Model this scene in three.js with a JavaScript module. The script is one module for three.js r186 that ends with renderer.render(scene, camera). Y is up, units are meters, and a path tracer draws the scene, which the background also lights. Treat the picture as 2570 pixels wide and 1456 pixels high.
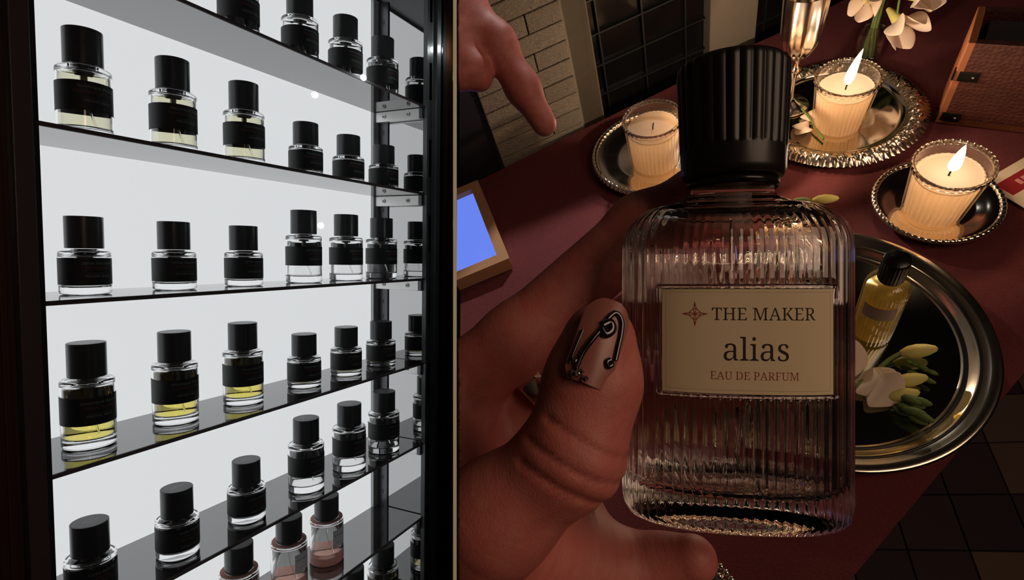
import * as THREE from 'three';
import { RoundedBoxGeometry } from 'three/addons/geometries/RoundedBoxGeometry.js';
import { mergeGeometries } from 'three/addons/utils/BufferGeometryUtils.js';
import { RectAreaLightUniformsLib } from 'three/addons/lights/RectAreaLightUniformsLib.js';
import { Brush, Evaluator, SUBTRACTION, INTERSECTION } from 'three-bvh-csg';

// ------------------------------------------------------------------ camera, background, large lights, exposure
RectAreaLightUniformsLib.init();
const scene = new THREE.Scene();
scene.background = new THREE.Color(0.0012, 0.0010, 0.0010);
const V3 = (x, y, z) => new THREE.Vector3(x, y, z);
const camera = new THREE.PerspectiveCamera(2 * Math.atan(728 / 1400) * 180 / Math.PI, 2570 / 1456, 0.01, 30);
const EYE = V3(-0.3924, 1.5228, 0.9991);
camera.position.copy(EYE);
const LEAN = new THREE.Matrix4().makeBasis(V3(0.41749, 0.01717, 0.90852), V3(0.05347, 0.99763, -0.04342), V3(-0.9071, 0.0667, 0.41559));
camera.quaternion.setFromRotationMatrix(LEAN);
const renderer = new THREE.WebGLRenderer({ antialias: true });
renderer.toneMapping = THREE.LinearToneMapping;
renderer.toneMappingExposure = 1;
renderer.shadowMap.enabled = true;

// back wall of the cabinet: one large soft light panel (the mesh is built with the cabinet)
const PANEL_GLOW = 0.76, PANEL_LIGHT = 0.10;
const panelLight = new THREE.RectAreaLight(0xf4f8ff, PANEL_LIGHT, 0.848, 1.75);
panelLight.name = 'light_panel_lamp';
panelLight.position.set(0.424, 1.32, 0.0015);
panelLight.lookAt(0.424, 1.32, 1);
scene.add(panelLight);

// ------------------------------------------------------------------ helpers
let seed = 7;
const rnd = () => { seed = (seed * 1664525 + 1013904223) >>> 0; return seed / 4294967296; };
const used = new Map();
function numbered(name) { const k = used.get(name) ?? 0; used.set(name, k + 1); return k ? name + '_' + String(k).padStart(3, '0') : name; }
function shade(m) { m.castShadow = true; m.receiveShadow = true; return m; }
function part(name, geometry, material, parent) { const m = shade(new THREE.Mesh(geometry, material)); m.name = name; parent.add(m); return m; }
function thing(name, label, category, group) {
  const o = new THREE.Group(); o.name = numbered(name); o.userData = { label, category };
  if (group) o.userData.group = group;
  scene.add(o); return o;
}
function struct(name, geometry, material) { const m = shade(new THREE.Mesh(geometry, material)); m.name = name; m.userData.kind = 'structure'; scene.add(m); return m; }
function structGroup(name) { const g = new THREE.Group(); g.name = name; g.userData.kind = 'structure'; scene.add(g); return g; }
const box = (w, h, d, x = 0, y = 0, z = 0, r = 0) => (r ? new RoundedBoxGeometry(w, h, d, 2, r) : new THREE.BoxGeometry(w, h, d)).translate(x, y, z);
const lathe = (pts, seg = 48) => new THREE.LatheGeometry(pts.map(p => new THREE.Vector2(p[0], p[1])), seg);
const tube = (pts, r, seg = 24, rad = 8) => new THREE.TubeGeometry(new THREE.CatmullRomCurve3(pts.map(p => p.isVector3 ? p : V3(...p))), seg, r, rad, false);
const merge = (list) => mergeGeometries(list.map(g => { const h = g.index ? g.toNonIndexed() : g; for (const k of Object.keys(h.attributes)) if (!['position', 'normal', 'uv'].includes(k)) h.deleteAttribute(k); return h; }));
const std = (o) => new THREE.MeshStandardMaterial(o);
const phy = (o) => new THREE.MeshPhysicalMaterial(o);
const lin = (r, g, b) => new THREE.Color().setRGB(r, g, b);
function canvas(w, h, draw) {
  const c = document.createElement('canvas'); c.width = w; c.height = h; const x = c.getContext('2d'); draw(x, w, h);
  const t = new THREE.CanvasTexture(c); t.colorSpace = THREE.SRGBColorSpace; return t;
}
// smooth value noise in 2-D / 3-D
const hash3 = (x, y, z) => { let h = Math.imul(x, 374761393) ^ Math.imul(y, 668265263) ^ Math.imul(z, 2147483647 ^ 1274126177); h = Math.imul(h ^ (h >>> 13), 1274126177); return ((h ^ (h >>> 16)) >>> 0) / 4294967296; };
function noise(x, y, z = 0) {
  const i = Math.floor(x), j = Math.floor(y), k = Math.floor(z), s = t => t * t * (3 - 2 * t), a = s(x - i), b = s(y - j), c = s(z - k), L = (p, q, t) => p + (q - p) * t;
  const n = (dx, dy, dz) => hash3(i + dx, j + dy, k + dz);
  return L(L(L(n(0, 0, 0), n(1, 0, 0), a), L(n(0, 1, 0), n(1, 1, 0), a), b), L(L(n(0, 0, 1), n(1, 0, 1), a), L(n(0, 1, 1), n(1, 1, 1), a), b), c) * 2 - 1;
}
function grainTexture(w, h, f, lo, hi, repeat = 1) { // grey noise for bump and roughness
  const d = new Uint8Array(w * h * 4);
  for (let y = 0; y < h; y++) for (let x = 0; x < w; x++) { const v = lo + (hi - lo) * Math.min(1, Math.max(0, f(x / w, y / h))); d.set([v, v, v, 255], (y * w + x) * 4); }
  const t = new THREE.DataTexture(d, w, h); t.magFilter = THREE.LinearFilter; t.wrapS = t.wrapT = THREE.RepeatWrapping; t.repeat.set(repeat, repeat); t.needsUpdate = true; return t;
}

// ================================================================== THE DISPLAY CABINET
const SHELF_Y = [1.9034, 1.6775, 1.451, 1.224, 1.0029, 0.7945, 0.587];
const SIDE = 0.8724, DEPTH = 0.165, FRONT = 0.1715;
const M = {};
M.panel = std({ color: lin(0.22, 0.22, 0.22), emissive: lin(0.96, 0.985, 1), emissiveIntensity: PANEL_GLOW, roughness: 0.6 });
M.mirror = std({ color: lin(0.50, 0.50, 0.50), metalness: 1, roughness: 0.03 });
M.smoke = phy({ color: lin(0.018, 0.016, 0.016), roughness: 0.03, ior: 2.8 });
M.steel = std({ color: lin(0.72, 0.71, 0.70), metalness: 0.85, roughness: 0.38 });
M.rail = std({ color: lin(0.10, 0.10, 0.11), metalness: 0.9, roughness: 0.3 });
M.darkPost = phy({ color: lin(0.13, 0.095, 0.096), roughness: 0.32, ior: 1.6 });
M.black = phy({ color: lin(0.035, 0.035, 0.039), roughness: 0.3 });
const woodMap = canvas(256, 512, (x, w, h) => {
  x.fillStyle = '#5a3520'; x.fillRect(0, 0, w, h);
  for (let i = 0; i < 260; i++) { const a = rnd() * w; x.strokeStyle = rnd() < 0.5 ? 'rgba(20,9,5,0.35)' : 'rgba(98,58,32,0.3)'; x.lineWidth = 0.5 + rnd() * 2; x.beginPath(); x.moveTo(a, 0); x.bezierCurveTo(a + rnd() * 10, h * 0.3, a - rnd() * 10, h * 0.6, a + rnd() * 6, h); x.stroke(); }
});
M.wood = std({ map: woodMap, roughness: 0.5 });
M.white = std({ color: lin(0.5, 0.5, 0.5), roughness: 0.5 });

const back = struct('wall_back', box(0.848, 1.75, 0.006, 0.424, 1.32, -0.003), M.panel);
struct('trim_1', box(0.0235, 1.75, 0.012, 0.8602, 1.32, 0.003), M.white);
struct('wall_right', box(0.012, 1.79, 0.19, SIDE + 0.006, 1.32, 0.0765), M.mirror);
struct('wall_left', box(0.02, 1.79, 0.16, -0.012, 1.32, 0.07), M.darkPost);
struct('ceiling', box(1.05, 0.02, 0.2, 0.475, 2.215, 0.06), M.black);
struct('floor', box(1.05, 0.02, 0.2, 0.475, 0.425, 0.06), M.black);
// front posts
const postL = thing('cabinet_post', 'dark maroon upright post with a brown wooden outer strip, left of the shelves', 'post');
part('inner_edge', box(0.006, 1.8, 0.03, -0.003, 1.32, 0.157), M.black, postL);
part('face', box(0.022, 1.8, 0.024, -0.0172, 1.32, 0.1625, 0.002), M.darkPost, postL);
part('groove', box(0.006, 1.8, 0.012, -0.0312, 1.32, 0.16), M.black, postL);
part('wooden_strip', box(0.06, 1.8, 0.03, -0.0642, 1.32, 0.16), M.wood, postL);
const postR = thing('cabinet_post', 'black metal upright post with a wooden edge, right of the shelves', 'post');
const postBlack = phy({ color: lin(0.16, 0.165, 0.17), roughness: 0.35 });
part('inner_edge', box(0.035, 1.8, 0.012, 0.8795, 1.32, 0.1655), postBlack, postR);
part('face', box(0.022, 1.8, 0.02, 0.908, 1.32, 0.168, 0.003), postBlack, postR);
part('raised_bead', new THREE.CylinderGeometry(0.009, 0.009, 1.8, 20).translate(0.929, 1.32, 0.168), phy({ color: lin(0.012, 0.014, 0.018), roughness: 0.2, metalness: 0.5 }), postR);
part('groove', box(0.02, 1.8, 0.01, 0.948, 1.32, 0.163), M.black, postR);
part('wooden_strip', box(0.05, 1.8, 0.02, 0.983, 1.32, 0.165), M.wood, postR);
// glass door
const pane = struct('window_1', box(0.862, 1.75, 0.0005, 0.431, 1.32, 0.1722), phy({ color: 0xffffff, transmission: 1, thickness: 0, roughness: 0, ior: 1.45 }));

// shelves and the brackets that carry them
const ordinal = ['topmost', 'second', 'third', 'fourth', 'fifth', 'sixth', 'seventh'];
const shelfGeo = box(SIDE - 0.004, 0.0065, DEPTH - 0.003, (SIDE - 0.004) / 2 + 0.001, -0.00325, (DEPTH - 0.003) / 2 + 0.0025, 0.001);
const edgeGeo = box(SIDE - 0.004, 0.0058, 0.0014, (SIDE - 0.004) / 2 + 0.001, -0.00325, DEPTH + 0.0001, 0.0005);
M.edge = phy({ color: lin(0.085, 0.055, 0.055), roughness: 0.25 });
SHELF_Y.forEach((y, i) => {
  const s = thing('glass_shelf', `dark smoked glass shelf, ${ordinal[i]} of the shelves counted from the top`, 'shelf', 'smoked glass shelves');
  s.position.set(0, y, 0); part('glass_board', shelfGeo, M.smoke, s);
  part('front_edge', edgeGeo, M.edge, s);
});
const rail = thing('shelf_rail', 'dark slotted steel upright rail in the mirrored corner behind the brackets', 'rail');
part('channel', box(0.004, 1.74, 0.030, SIDE - 0.002, 1.32, 0.026), M.rail, rail);
for (let k = 0; k < 40; k++) part('slot', box(0.001, 0.012, 0.005, SIDE - 0.0043, 0.5 + k * 0.042, 0.026), M.black, rail);
const screwGeo = lathe([[0, 0.0022], [0.0018, 0.0022], [0.0020, 0.0010], [0.0034, 0.0012], [0.0042, 0.0024], [0.0052, 0.0022], [0.0058, 0]], 20).rotateZ(Math.PI / 2);
const screwDark = std({ color: lin(0.06, 0.06, 0.06), metalness: 0.9, roughness: 0.35 });
SHELF_Y.forEach((y, i) => {
  const b = thing('shelf_bracket', `steel bracket with two screws under the ${ordinal[i]} shelf at the mirror`, 'bracket', 'shelf brackets');
  b.position.set(SIDE - 0.011, y - 0.0068, 0);
  part('bar', box(0.014, 0.027, 0.142, 0, -0.0138, 0.081, 0.0012), M.steel, b);
  part('end_block', box(0.0146, 0.027, 0.010, 0, -0.0138, 0.157, 0.001), M.rail, b);
  for (const z of [0.040, 0.118]) { const s = part('screw', screwGeo, M.steel, b); s.position.set(-0.0068, -0.0138, z); part('hex_socket', new THREE.CylinderGeometry(0.0017, 0.0017, 0.0012, 6).rotateZ(Math.PI / 2).translate(-0.0018, 0, 0), screwDark, s); }
});

// ------------------------------------------------------------------ perfume bottles
const clearGlass = phy({ color: 0xffffff, transmission: 1, thickness: 0.003, roughness: 0, ior: 1.48 });
const juice = (r, g, b, d) => phy({ color: 0xffffff, transmission: 1, thickness: 0.05, roughness: 0, ior: 1.34, attenuationColor: lin(r, g, b), attenuationDistance: d });
const capMat = phy({ color: lin(0.034, 0.036, 0.038), roughness: 0.3, ior: 1.5 });
const collarMat = std({ color: lin(0.30, 0.29, 0.26), metalness: 0.7, roughness: 0.3 });
const tubeMat = phy({ color: 0xffffff, transmission: 1, thickness: 0.001, roughness: 0.05, ior: 1.42 });
const logoMap = canvas(256, 256, (x) => {
  x.fillStyle = '#151617'; x.fillRect(0, 0, 256, 256); x.fillStyle = '#b4b7b8'; x.font = '40px sans-serif'; x.textAlign = 'center';
  x.fillRect(134, 84, 3, 84); x.fillText('E', 114, 118); x.fillText('D', 88, 138); x.fillText('P', 114, 156); x.fillText('F', 158, 124); x.fillText('M', 180, 138);
});
const logoMat = phy({ map: logoMap, roughness: 0.32 });
const skewText = (x, text, px, py, font, color, skew = -0.22) => { x.save(); x.translate(px, py); x.transform(1, 0, skew, 1, 0, 0); x.font = font; x.fillStyle = color; x.fillText(text, 0, 0); x.restore(); };
function bandMap(name, title) {
  return phy({
    map: canvas(2048, 400, (x) => {
      x.fillStyle = '#0e1111'; x.fillRect(0, 0, 2048, 400); x.textAlign = 'center';
      skewText(x, name, 1024, 92, '54px serif', '#a4acac');
      title.forEach((t, k) => skewText(x, t, 1024, 168 + k * 62, '60px sans-serif', '#8c5048', 0));
      const y = 168 + (title.length - 1) * 62;
      skewText(x, 'EDITIONS DE PARFUMS', 1024, y + 74, '27px sans-serif', '#707476', 0);
      skewText(x, 'FREDERIC MALLE', 1024, y + 116, '44px sans-serif', '#a6aaaa', 0);
    }), roughness: 0.55
  });
}
const BANDS = {
  A: bandMap('Pierre Bourdon', ['FRENCH LOVER']), B: bandMap('Dominique Ropion', ['PORTRAIT OF A LADY']), C: bandMap('Olivia Giacobetti', ['EN PASSANT']),
  D: bandMap('Dominique Ropion', ['CARNAL FLOWER']), E: bandMap('Carlos Benaïm', ['EAU DE', 'MAGNOLIA'])
};
const acneMap = canvas(512, 512, (x) => {
  x.fillStyle = '#d2d1d3'; x.fillRect(0, 0, 512, 512); x.fillStyle = '#18181a'; x.textAlign = 'center';
  x.font = '74px sans-serif'; x.fillText('Acne Studios', 256, 190); x.font = '34px sans-serif'; x.fillText('par', 256, 285); x.font = '38px sans-serif'; x.fillText('FREDERIC MALLE', 256, 400);
});
const JUICE = { pale: juice(0.86, 0.83, 0.60, 0.06), clear: juice(0.95, 0.95, 0.93, 0.1), yellow: juice(0.92, 0.80, 0.22, 0.06), dark: juice(0.75, 0.68, 0.45, 0.05), pink: juice(0.80, 0.42, 0.34, 0.035) };
function bodyProfile(r, h, wall, floorT, neck) {
  const c = 0.0042, o = [[0.0001, 0.0006], [r - c, 0], [r - 0.0012, 0.0012], [r, c]];
  for (let k = 0; k <= 6; k++) { const a = k / 6 * Math.PI / 2; o.push([r - c + c * Math.cos(a), h - c + c * Math.sin(a)]); }
  o.push([neck + 0.003, h + 0.0004], [neck, h + 0.003], [neck - 0.0012, h + 0.003], [neck - 0.0012, h - 0.004]);
  for (let k = 0; k <= 4; k++) { const a = Math.PI / 2 * (1 - k / 4); o.push([r - wall - 0.004 + 0.004 * Math.cos(a), h - 0.0095 + 0.004 * Math.sin(a)]); }
  o.push([r - wall, floorT + 0.003], [r - wall - 0.003, floorT], [0.0001, floorT]);
  return o;
}
const bottleCache = new Map();
function bottleGeometry(tall, k) {
  const key = (tall ? 't' : 's') + k.toFixed(3);
  if (bottleCache.has(key)) return bottleCache.get(key);
  const r = (tall ? 0.0368 : 0.0346) * k, h = tall ? 0.1005 : 0.0635, cr = (tall ? 0.0266 : 0.0258) * k, ch = tall ? 0.0505 : 0.0465, fl = tall ? 0.0135 : 0.0105, level = h - 0.0125;
  const ly = tall ? 0.0365 : 0.0145, lh = tall ? 0.0405 : 0.0385;
  const g = {
    r, h, cr, ch, ly, lh,
    body: lathe(bodyProfile(r, h, 0.0028, fl, 0.016 * k), 64),
    liquid: lathe([[0.0001, fl + 0.0003], [r - 0.0061, fl + 0.0003], [r - 0.0031, fl + 0.0033], [r - 0.0031, level], [0.0001, level]], 64),
    band: new THREE.CylinderGeometry(r + 0.0004, r + 0.0004, lh, 64, 1, true).rotateY(Math.PI).translate(0, ly + lh / 2, 0),
    cap: lathe([[0.0001, 0], [cr - 0.0006, 0], [cr, 0.0006], [cr, ch - 0.0009], [cr - 0.0003, ch - 0.0003], [cr - 0.0009, ch], [0.0001, ch]], 56).translate(0, h + 0.0036, 0),
    logo: new THREE.CircleGeometry(cr * 0.93, 32).rotateX(-Math.PI / 2).translate(0, h + 0.0037 + ch, 0),
    collar: merge([lathe([[0.0001, -0.012], [0.0075, -0.012], [0.0095, -0.010], [0.0095, -0.005], [0.0135, -0.004], [0.0135, -0.001], [0.0001, -0.001]], 24), box(0.026, 0.0022, 0.004, 0, -0.008, 0)]).translate(0, h - 0.003, 0),
    stem: new THREE.CylinderGeometry(0.0034, 0.0034, 0.014, 12).translate(0, h - 0.0205, 0),
    tube: tube([[0, h - 0.026, 0], [0.001, h * 0.55, 0.001], [0.006, fl + 0.004, 0.010]], 0.0011, 12, 6),
  };
  bottleCache.set(key, g); return g;
}
// diameter of the bottles, column by column (left to right)
const COLUMN = [0.925, 0.945, 0.975, 1.01, 1.05, 1.085];
function perfume(row, col, x, z, tall, band, liquid, label, group, turn = 0) {
  const g = bottleGeometry(tall, COLUMN[col]);
  const o = thing('perfume_bottle', label, 'perfume bottle', group);
  o.position.set(x, SHELF_Y[row] + 0.0003, z); o.rotation.y = turn;
  part('glass_body', g.body, clearGlass, o);
  part('liquid', g.liquid, JUICE[liquid], o);
  part('label_band', g.band, band, o);
  const c = part('cap', g.cap, capMat, o); part('embossed_logo', g.logo, logoMat, c);
  const p = part('pump_collar', g.collar, collarMat, o); part('stem', g.stem, collarMat, p);
  part('dip_tube', g.tube, tubeMat, o);
  return o;
}
const place = ['leftmost', 'second from the left', 'third from the left', 'third from the mirror', 'second from the mirror', 'nearest the mirror'];
const X = [0.092, 0.226, 0.366, 0.518, 0.654, 0.788];
const rows = [
  [0, 'A', [2, 3, 4, 5], [0, 0, 1, 1, 1, 1], 'clear', 'tall black-banded bottle, cap out of view', 'tall clear black-banded bottle', 0.083, 0],
  [1, 'B', [0, 1, 2, 3, 4, 5], [1, 1, 1, 0, 0, 0], 'pale', 'tall pale-yellow bottle', 'short black-banded bottle', 0.083, 0.008],
  [2, 'C', [0, 1, 2, 3, 4, 5], [0, 0, 0, 1, 1, 1], 'clear', 'short clear bottle with a black band', 'tall clear bottle with a narrow black band', 0.083, 0.003],
  [3, 'D', [0, 1, 2, 3, 4, 5], [1, 1, 1, 0, 0, 0], 'yellow', 'tall bright-yellow bottle', 'short dark bottle with a black cap', 0.081, 0],
  [4, 'E', [0, 1, 2, 3, 4, 5], [0, 0, 0, 1, 1, 1], 'clear', 'short black-banded bottle', 'tall clear-based bottle with a black cap', 0.104, -0.016],
];
for (const [row, key, cols, talls, liquid, first, second, z, dx] of rows) for (const c of cols) {
  const kind = c < 3 ? first : second;
  perfume(row, c, X[c] + dx + (rnd() - 0.5) * 0.003, z + (rnd() - 0.5) * 0.004, !!talls[c], BANDS[key], c < 3 ? liquid : (liquid === 'yellow' || liquid === 'pale') ? 'dark' : 'clear',
    `${kind}, ${place[c]} on the ${ordinal[row]} shelf`, `perfume bottles on the ${ordinal[row]} shelf`, (rnd() - 0.5) * 0.1);
}
// sixth shelf: clear bottles with a pink base and collar and a grey printed label
const pinkMat = phy({ color: lin(0.86, 0.50, 0.42), transmission: 0.75, thickness: 0, roughness: 0.85 });
function pinkPerfume(x, z, k, label) {
  const r = 0.0368 * k, h = 0.1005, cr = 0.0262 * k, o = thing('perfume_bottle', label, 'perfume bottle', 'pink-based bottles on the sixth shelf');
  o.position.set(x, SHELF_Y[5] + 0.0003, z);
  part('glass_body', lathe(bodyProfile(r, h, 0.0028, 0.013, 0.016), 64), clearGlass, o);
  part('pink_base', lathe([[r - 0.006, -0.0001], [r - 0.0035, -0.0001], [r - 0.0002, 0.0012], [r + 0.0004, 0.0042], [r + 0.0004, 0.028], [r + 0.0001, 0.0284]], 64), pinkMat, o);
  part('liquid', lathe([[0.0001, 0.0133], [r - 0.0061, 0.0133], [r - 0.0031, 0.0163], [r - 0.0031, h - 0.012], [0.0001, h - 0.012]], 64), JUICE.clear, o);
  part('pink_collar', lathe([[cr, 0], [r - 0.002, 0], [r - 0.002, 0.0012], [cr, 0.0012]], 48).translate(0, h + 0.0006, 0), pinkMat, o);
  const g = bottleGeometry(true, k), c = part('cap', g.cap, capMat, o); part('embossed_logo', g.logo, logoMat, c);
  part('dip_tube', g.tube, tubeMat, o);
  const lw = 1.0;
  part('paper_label', new THREE.CylinderGeometry(r + 0.0004, r + 0.0004, 0.040, 24, 1, true, 0.05 - lw / 2, lw).translate(0, 0.062, 0), phy({ map: acneMap, roughness: 0.95, transmission: 0.7, thickness: 0 }), o);
}
pinkPerfume(0.345, 0.085, COLUMN[2], 'pink-collared clear bottle, leftmost on the sixth shelf, mostly below the frame');
pinkPerfume(0.470, 0.085, COLUMN[3], 'clear bottle with pink base and grey label, middle one on the sixth shelf');
pinkPerfume(0.585, 0.083, COLUMN[4] - 0.02, 'clear bottle with pink base and grey label, nearest the mirror on the sixth shelf');
for (const [c, x, w] of [[4, 0.654, 'second from the mirror'], [5, 0.775, 'nearest the mirror']]) perfume(6, c, x, 0.1, true, BANDS.D, 'dark', `tall dark bottle ${w}, on the seventh shelf at the bottom edge`, 'perfume bottles on the seventh shelf');

// shop lights: one ceiling spot in front of the cabinet, and LED spots added in the partition to put sparkles on the glass
{
  const t = thing('ceiling_spot', 'black ceiling spotlight in front of the cabinet, outside the frame', 'lamp');
  t.position.set(0.15, 2.75, 1.05); t.lookAt(0.4, 1.4, 0.1);
  part('can', new THREE.CylinderGeometry(0.035, 0.035, 0.1, 32, 1, true).rotateX(Math.PI / 2).translate(0, 0, -0.03), M.black, t);
  part('lens_light', new THREE.CircleGeometry(0.03, 32).translate(0, 0, 0.01), std({ color: 0xffffff, emissive: lin(1, 0.96, 0.9), emissiveIntensity: 3 }), t);
  const l = new THREE.SpotLight(lin(1, 0.96, 0.92), 3.2, 0, 0.62, 0.4, 2); l.name = 'spot_beam'; l.position.set(0, 0, 0.02); l.target.position.set(0, 0, 1); l.castShadow = true; l.shadow.radius = 1.4; t.add(l); t.add(l.target);
  const nrm = V3(-0.51054, -0.01006, -0.85979);
  const where = ['highest', 'second highest', 'third highest', 'lowest'];
  [[0.9373, 2.073, 0.2031], [0.7688, 1.9617, 0.3044], [0.6648, 1.8983, 0.3669], [0.678, 1.5824, 0.3628]].forEach(([x, y, z], k) => {
    const s = thing('added_led_spot', `small round LED spot added in the dark partition for the sparkles on the glass, ${where[k]} of four`, 'lamp', 'added LED spots in the partition');
    s.position.set(x, y, z).addScaledVector(nrm, 0.0006); s.lookAt(s.position.clone().add(nrm));
    part('bezel', new THREE.RingGeometry(0.008, 0.011, 32), M.black, s);
    part('led_light', new THREE.CircleGeometry(0.008, 28), std({ color: 0xffffff, emissive: lin(0.92, 1, 1), emissiveIntensity: [26, 30, 22, 6][k] }), s);
    const l2 = new THREE.PointLight(lin(0.92, 1, 1), 0.005); l2.name = 'led_glow'; l2.position.z = 0.003; l2.shadow.radius = 0.1; s.add(l2);
  });
}

// ================================================================== ADDED PARTITION BETWEEN CABINET AND TABLE
// A slender tapering screen that leans with the view of the room; added to keep the cabinet light off the candlelit table.
{
  const ez = (x, y, z) => V3(x, y, z).applyMatrix4(LEAN).add(EYE), q = (s, d) => s * d;
  const L = -0.1052, R = -0.0992, n = 0.105, f = 2.7, hgt = 1.6;
  const p = [];
  for (const [d, s] of [[n, L], [n, R], [f, R], [f, L]]) for (const y of [-hgt, hgt]) p.push(ez(q(s, d), y, -d));
  const g = new THREE.BufferGeometry(); const faces = [[0, 2, 3, 1], [2, 4, 5, 3], [4, 6, 7, 5], [6, 0, 1, 7], [1, 3, 5, 7], [6, 4, 2, 0]];
  const pos = []; for (const [a, b, c, d] of faces) for (const i of [a, b, c, a, c, d]) pos.push(...p[i].toArray());
  g.setAttribute('position', new THREE.Float32BufferAttribute(pos, 3)); g.computeVertexNormals();
  struct('wall_added_partition', g, std({ color: lin(0.05, 0.045, 0.042), roughness: 0.9 }));
  const e = [ez(q(L, n), -hgt, -n + 0.0004), ez(q(R, n), -hgt, -n + 0.0004), ez(q(R, n), hgt, -n + 0.0004), ez(q(L, n), hgt, -n + 0.0004)];
  const b = e.map(v => v.clone().add(V3(0, 0, -0.0004).applyMatrix4(LEAN)));
  const tp = []; for (const [w, x, y, z] of [[e[0], e[1], e[2], e[3]], [e[1], b[1], b[2], e[2]], [b[0], e[0], e[3], b[3]]]) for (const v of [w, x, y, w, y, z]) tp.push(...v.toArray());
  const tg = new THREE.BufferGeometry(); tg.setAttribute('position', new THREE.Float32BufferAttribute(tp, 3)); tg.computeVertexNormals();
  struct('trim_2', tg, std({ color: 0xf8ffe6, roughness: 0.6 }));
}

// ================================================================== THE TABLE (its own tilted frame: x along, y off the cloth, z towards the guest)
const TABLE_O = V3(0.0192, 1.20695, 0.96419), TU = V3(0.11267, 0.03718, 0.99294), TV = V3(0.60065, 0.7935, -0.09787), TN = V3(-0.79153, 0.60744, 0.06707);
const TABLE = new THREE.Matrix4().makeBasis(TU, TN, TV.clone().negate());
const TQ = new THREE.Quaternion().setFromRotationMatrix(TABLE);
function onTable(o, u, v, h = 0, turn = 0) { o.position.copy(TABLE_O).addScaledVector(TU, u).addScaledVector(TV, v).addScaledVector(TN, h); o.quaternion.copy(TQ).multiply(new THREE.Quaternion().setFromAxisAngle(V3(0, 1, 0), turn)); return o; }
// the bottle and the hands: x right, y up along the bottle, z towards the person
const HOLD_O = V3(-0.2098, 1.51265, 0.9902);
function held(o) { o.position.copy(HOLD_O); o.quaternion.setFromRotationMatrix(LEAN); return o; }

// lamp behind the photographer, over the table
{
  const t = thing('ceiling_lamp', 'warm square ceiling lamp over the near side of the table, outside the frame', 'lamp');
  t.position.copy(V3(0.48, 0.22, 0.40).applyMatrix4(LEAN).add(EYE));
  t.lookAt(V3(0.14, -0.02, -0.30).applyMatrix4(LEAN).add(EYE));
  part('housing', box(0.54, 0.54, 0.03, 0, 0, -0.017, 0.006), M.black, t);
  part('diffuser_light', box(0.5, 0.5, 0.002, 0, 0, 0), std({ color: 0xffffff, emissive: lin(1, 0.62, 0.40), emissiveIntensity: 0.4 }), t);
  const l = new THREE.RectAreaLight(lin(1, 0.68, 0.48), 2.15, 0.5, 0.5); l.name = 'lamp_glow'; l.position.z = 0.004; l.rotation.y = Math.PI; t.add(l);
}

// ---- tablecloth
const fold = (u, v) => 0.0016 * noise(u * 9 + 3, v * 9) + 0.0022 * Math.sin((u * 0.55 + v) * 26 + 2.2 * noise(u * 6, v * 5, 4)) * Math.max(0, noise(u * 4.3 + 9, v * 4.1, 2)) - 0.002;
const clothGrain = grainTexture(256, 256, (x, y) => 0.5 + 0.25 * Math.sin(x * 256 * 1.57) * Math.sin(y * 256 * 1.57) + 0.35 * noise(x * 80, y * 80), 0, 255, 1);
const clothMap = canvas(512, 512, (x) => {
  x.fillStyle = '#5c2428'; x.fillRect(0, 0, 512, 512);
  for (let i = 0; i < 9000; i++) { x.fillStyle = rnd() < 0.5 ? 'rgba(70,10,16,0.25)' : 'rgba(140,48,44,0.18)'; x.fillRect(rnd() * 512, rnd() * 512, 1 + rnd() * 3, 1 + rnd() * 2); }
}); clothMap.wrapS = clothMap.wrapT = THREE.RepeatWrapping; clothMap.repeat.set(4, 4);
clothGrain.repeat.set(14, 14);
const clothMat = phy({ map: clothMap, bumpMap: clothGrain, bumpScale: 0.0004, roughness: 0.95, sheen: 0.3, sheenColor: new THREE.Color(0x7a3436), sheenRoughness: 0.5 });
function patch(corner, nu, nv, height) { // bilinear patch in (u, v), y = height
  const pos = [], uv = [], idx = [];
  for (let j = 0; j <= nv; j++) for (let i = 0; i <= nu; i++) {
    const s = i / nu, t = j / nv, [a, b, c, d] = corner;
    const u = (a[0] * (1 - s) + b[0] * s) * (1 - t) + (d[0] * (1 - s) + c[0] * s) * t, v = (a[1] * (1 - s) + b[1] * s) * (1 - t) + (d[1] * (1 - s) + c[1] * s) * t;
    pos.push(u, height(u, v), -v); uv.push(u, v);
  }
  for (let j = 0; j < nv; j++) for (let i = 0; i < nu; i++) { const k = j * (nu + 1) + i; idx.push(k, k + 1, k + nu + 2, k, k + nu + 2, k + nu + 1); }
  const g = new THREE.BufferGeometry(); g.setAttribute('position', new THREE.Float32BufferAttribute(pos, 3)); g.setAttribute('uv', new THREE.Float32BufferAttribute(uv, 2)); g.setIndex(idx); g.computeVertexNormals(); return g;
}
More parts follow.
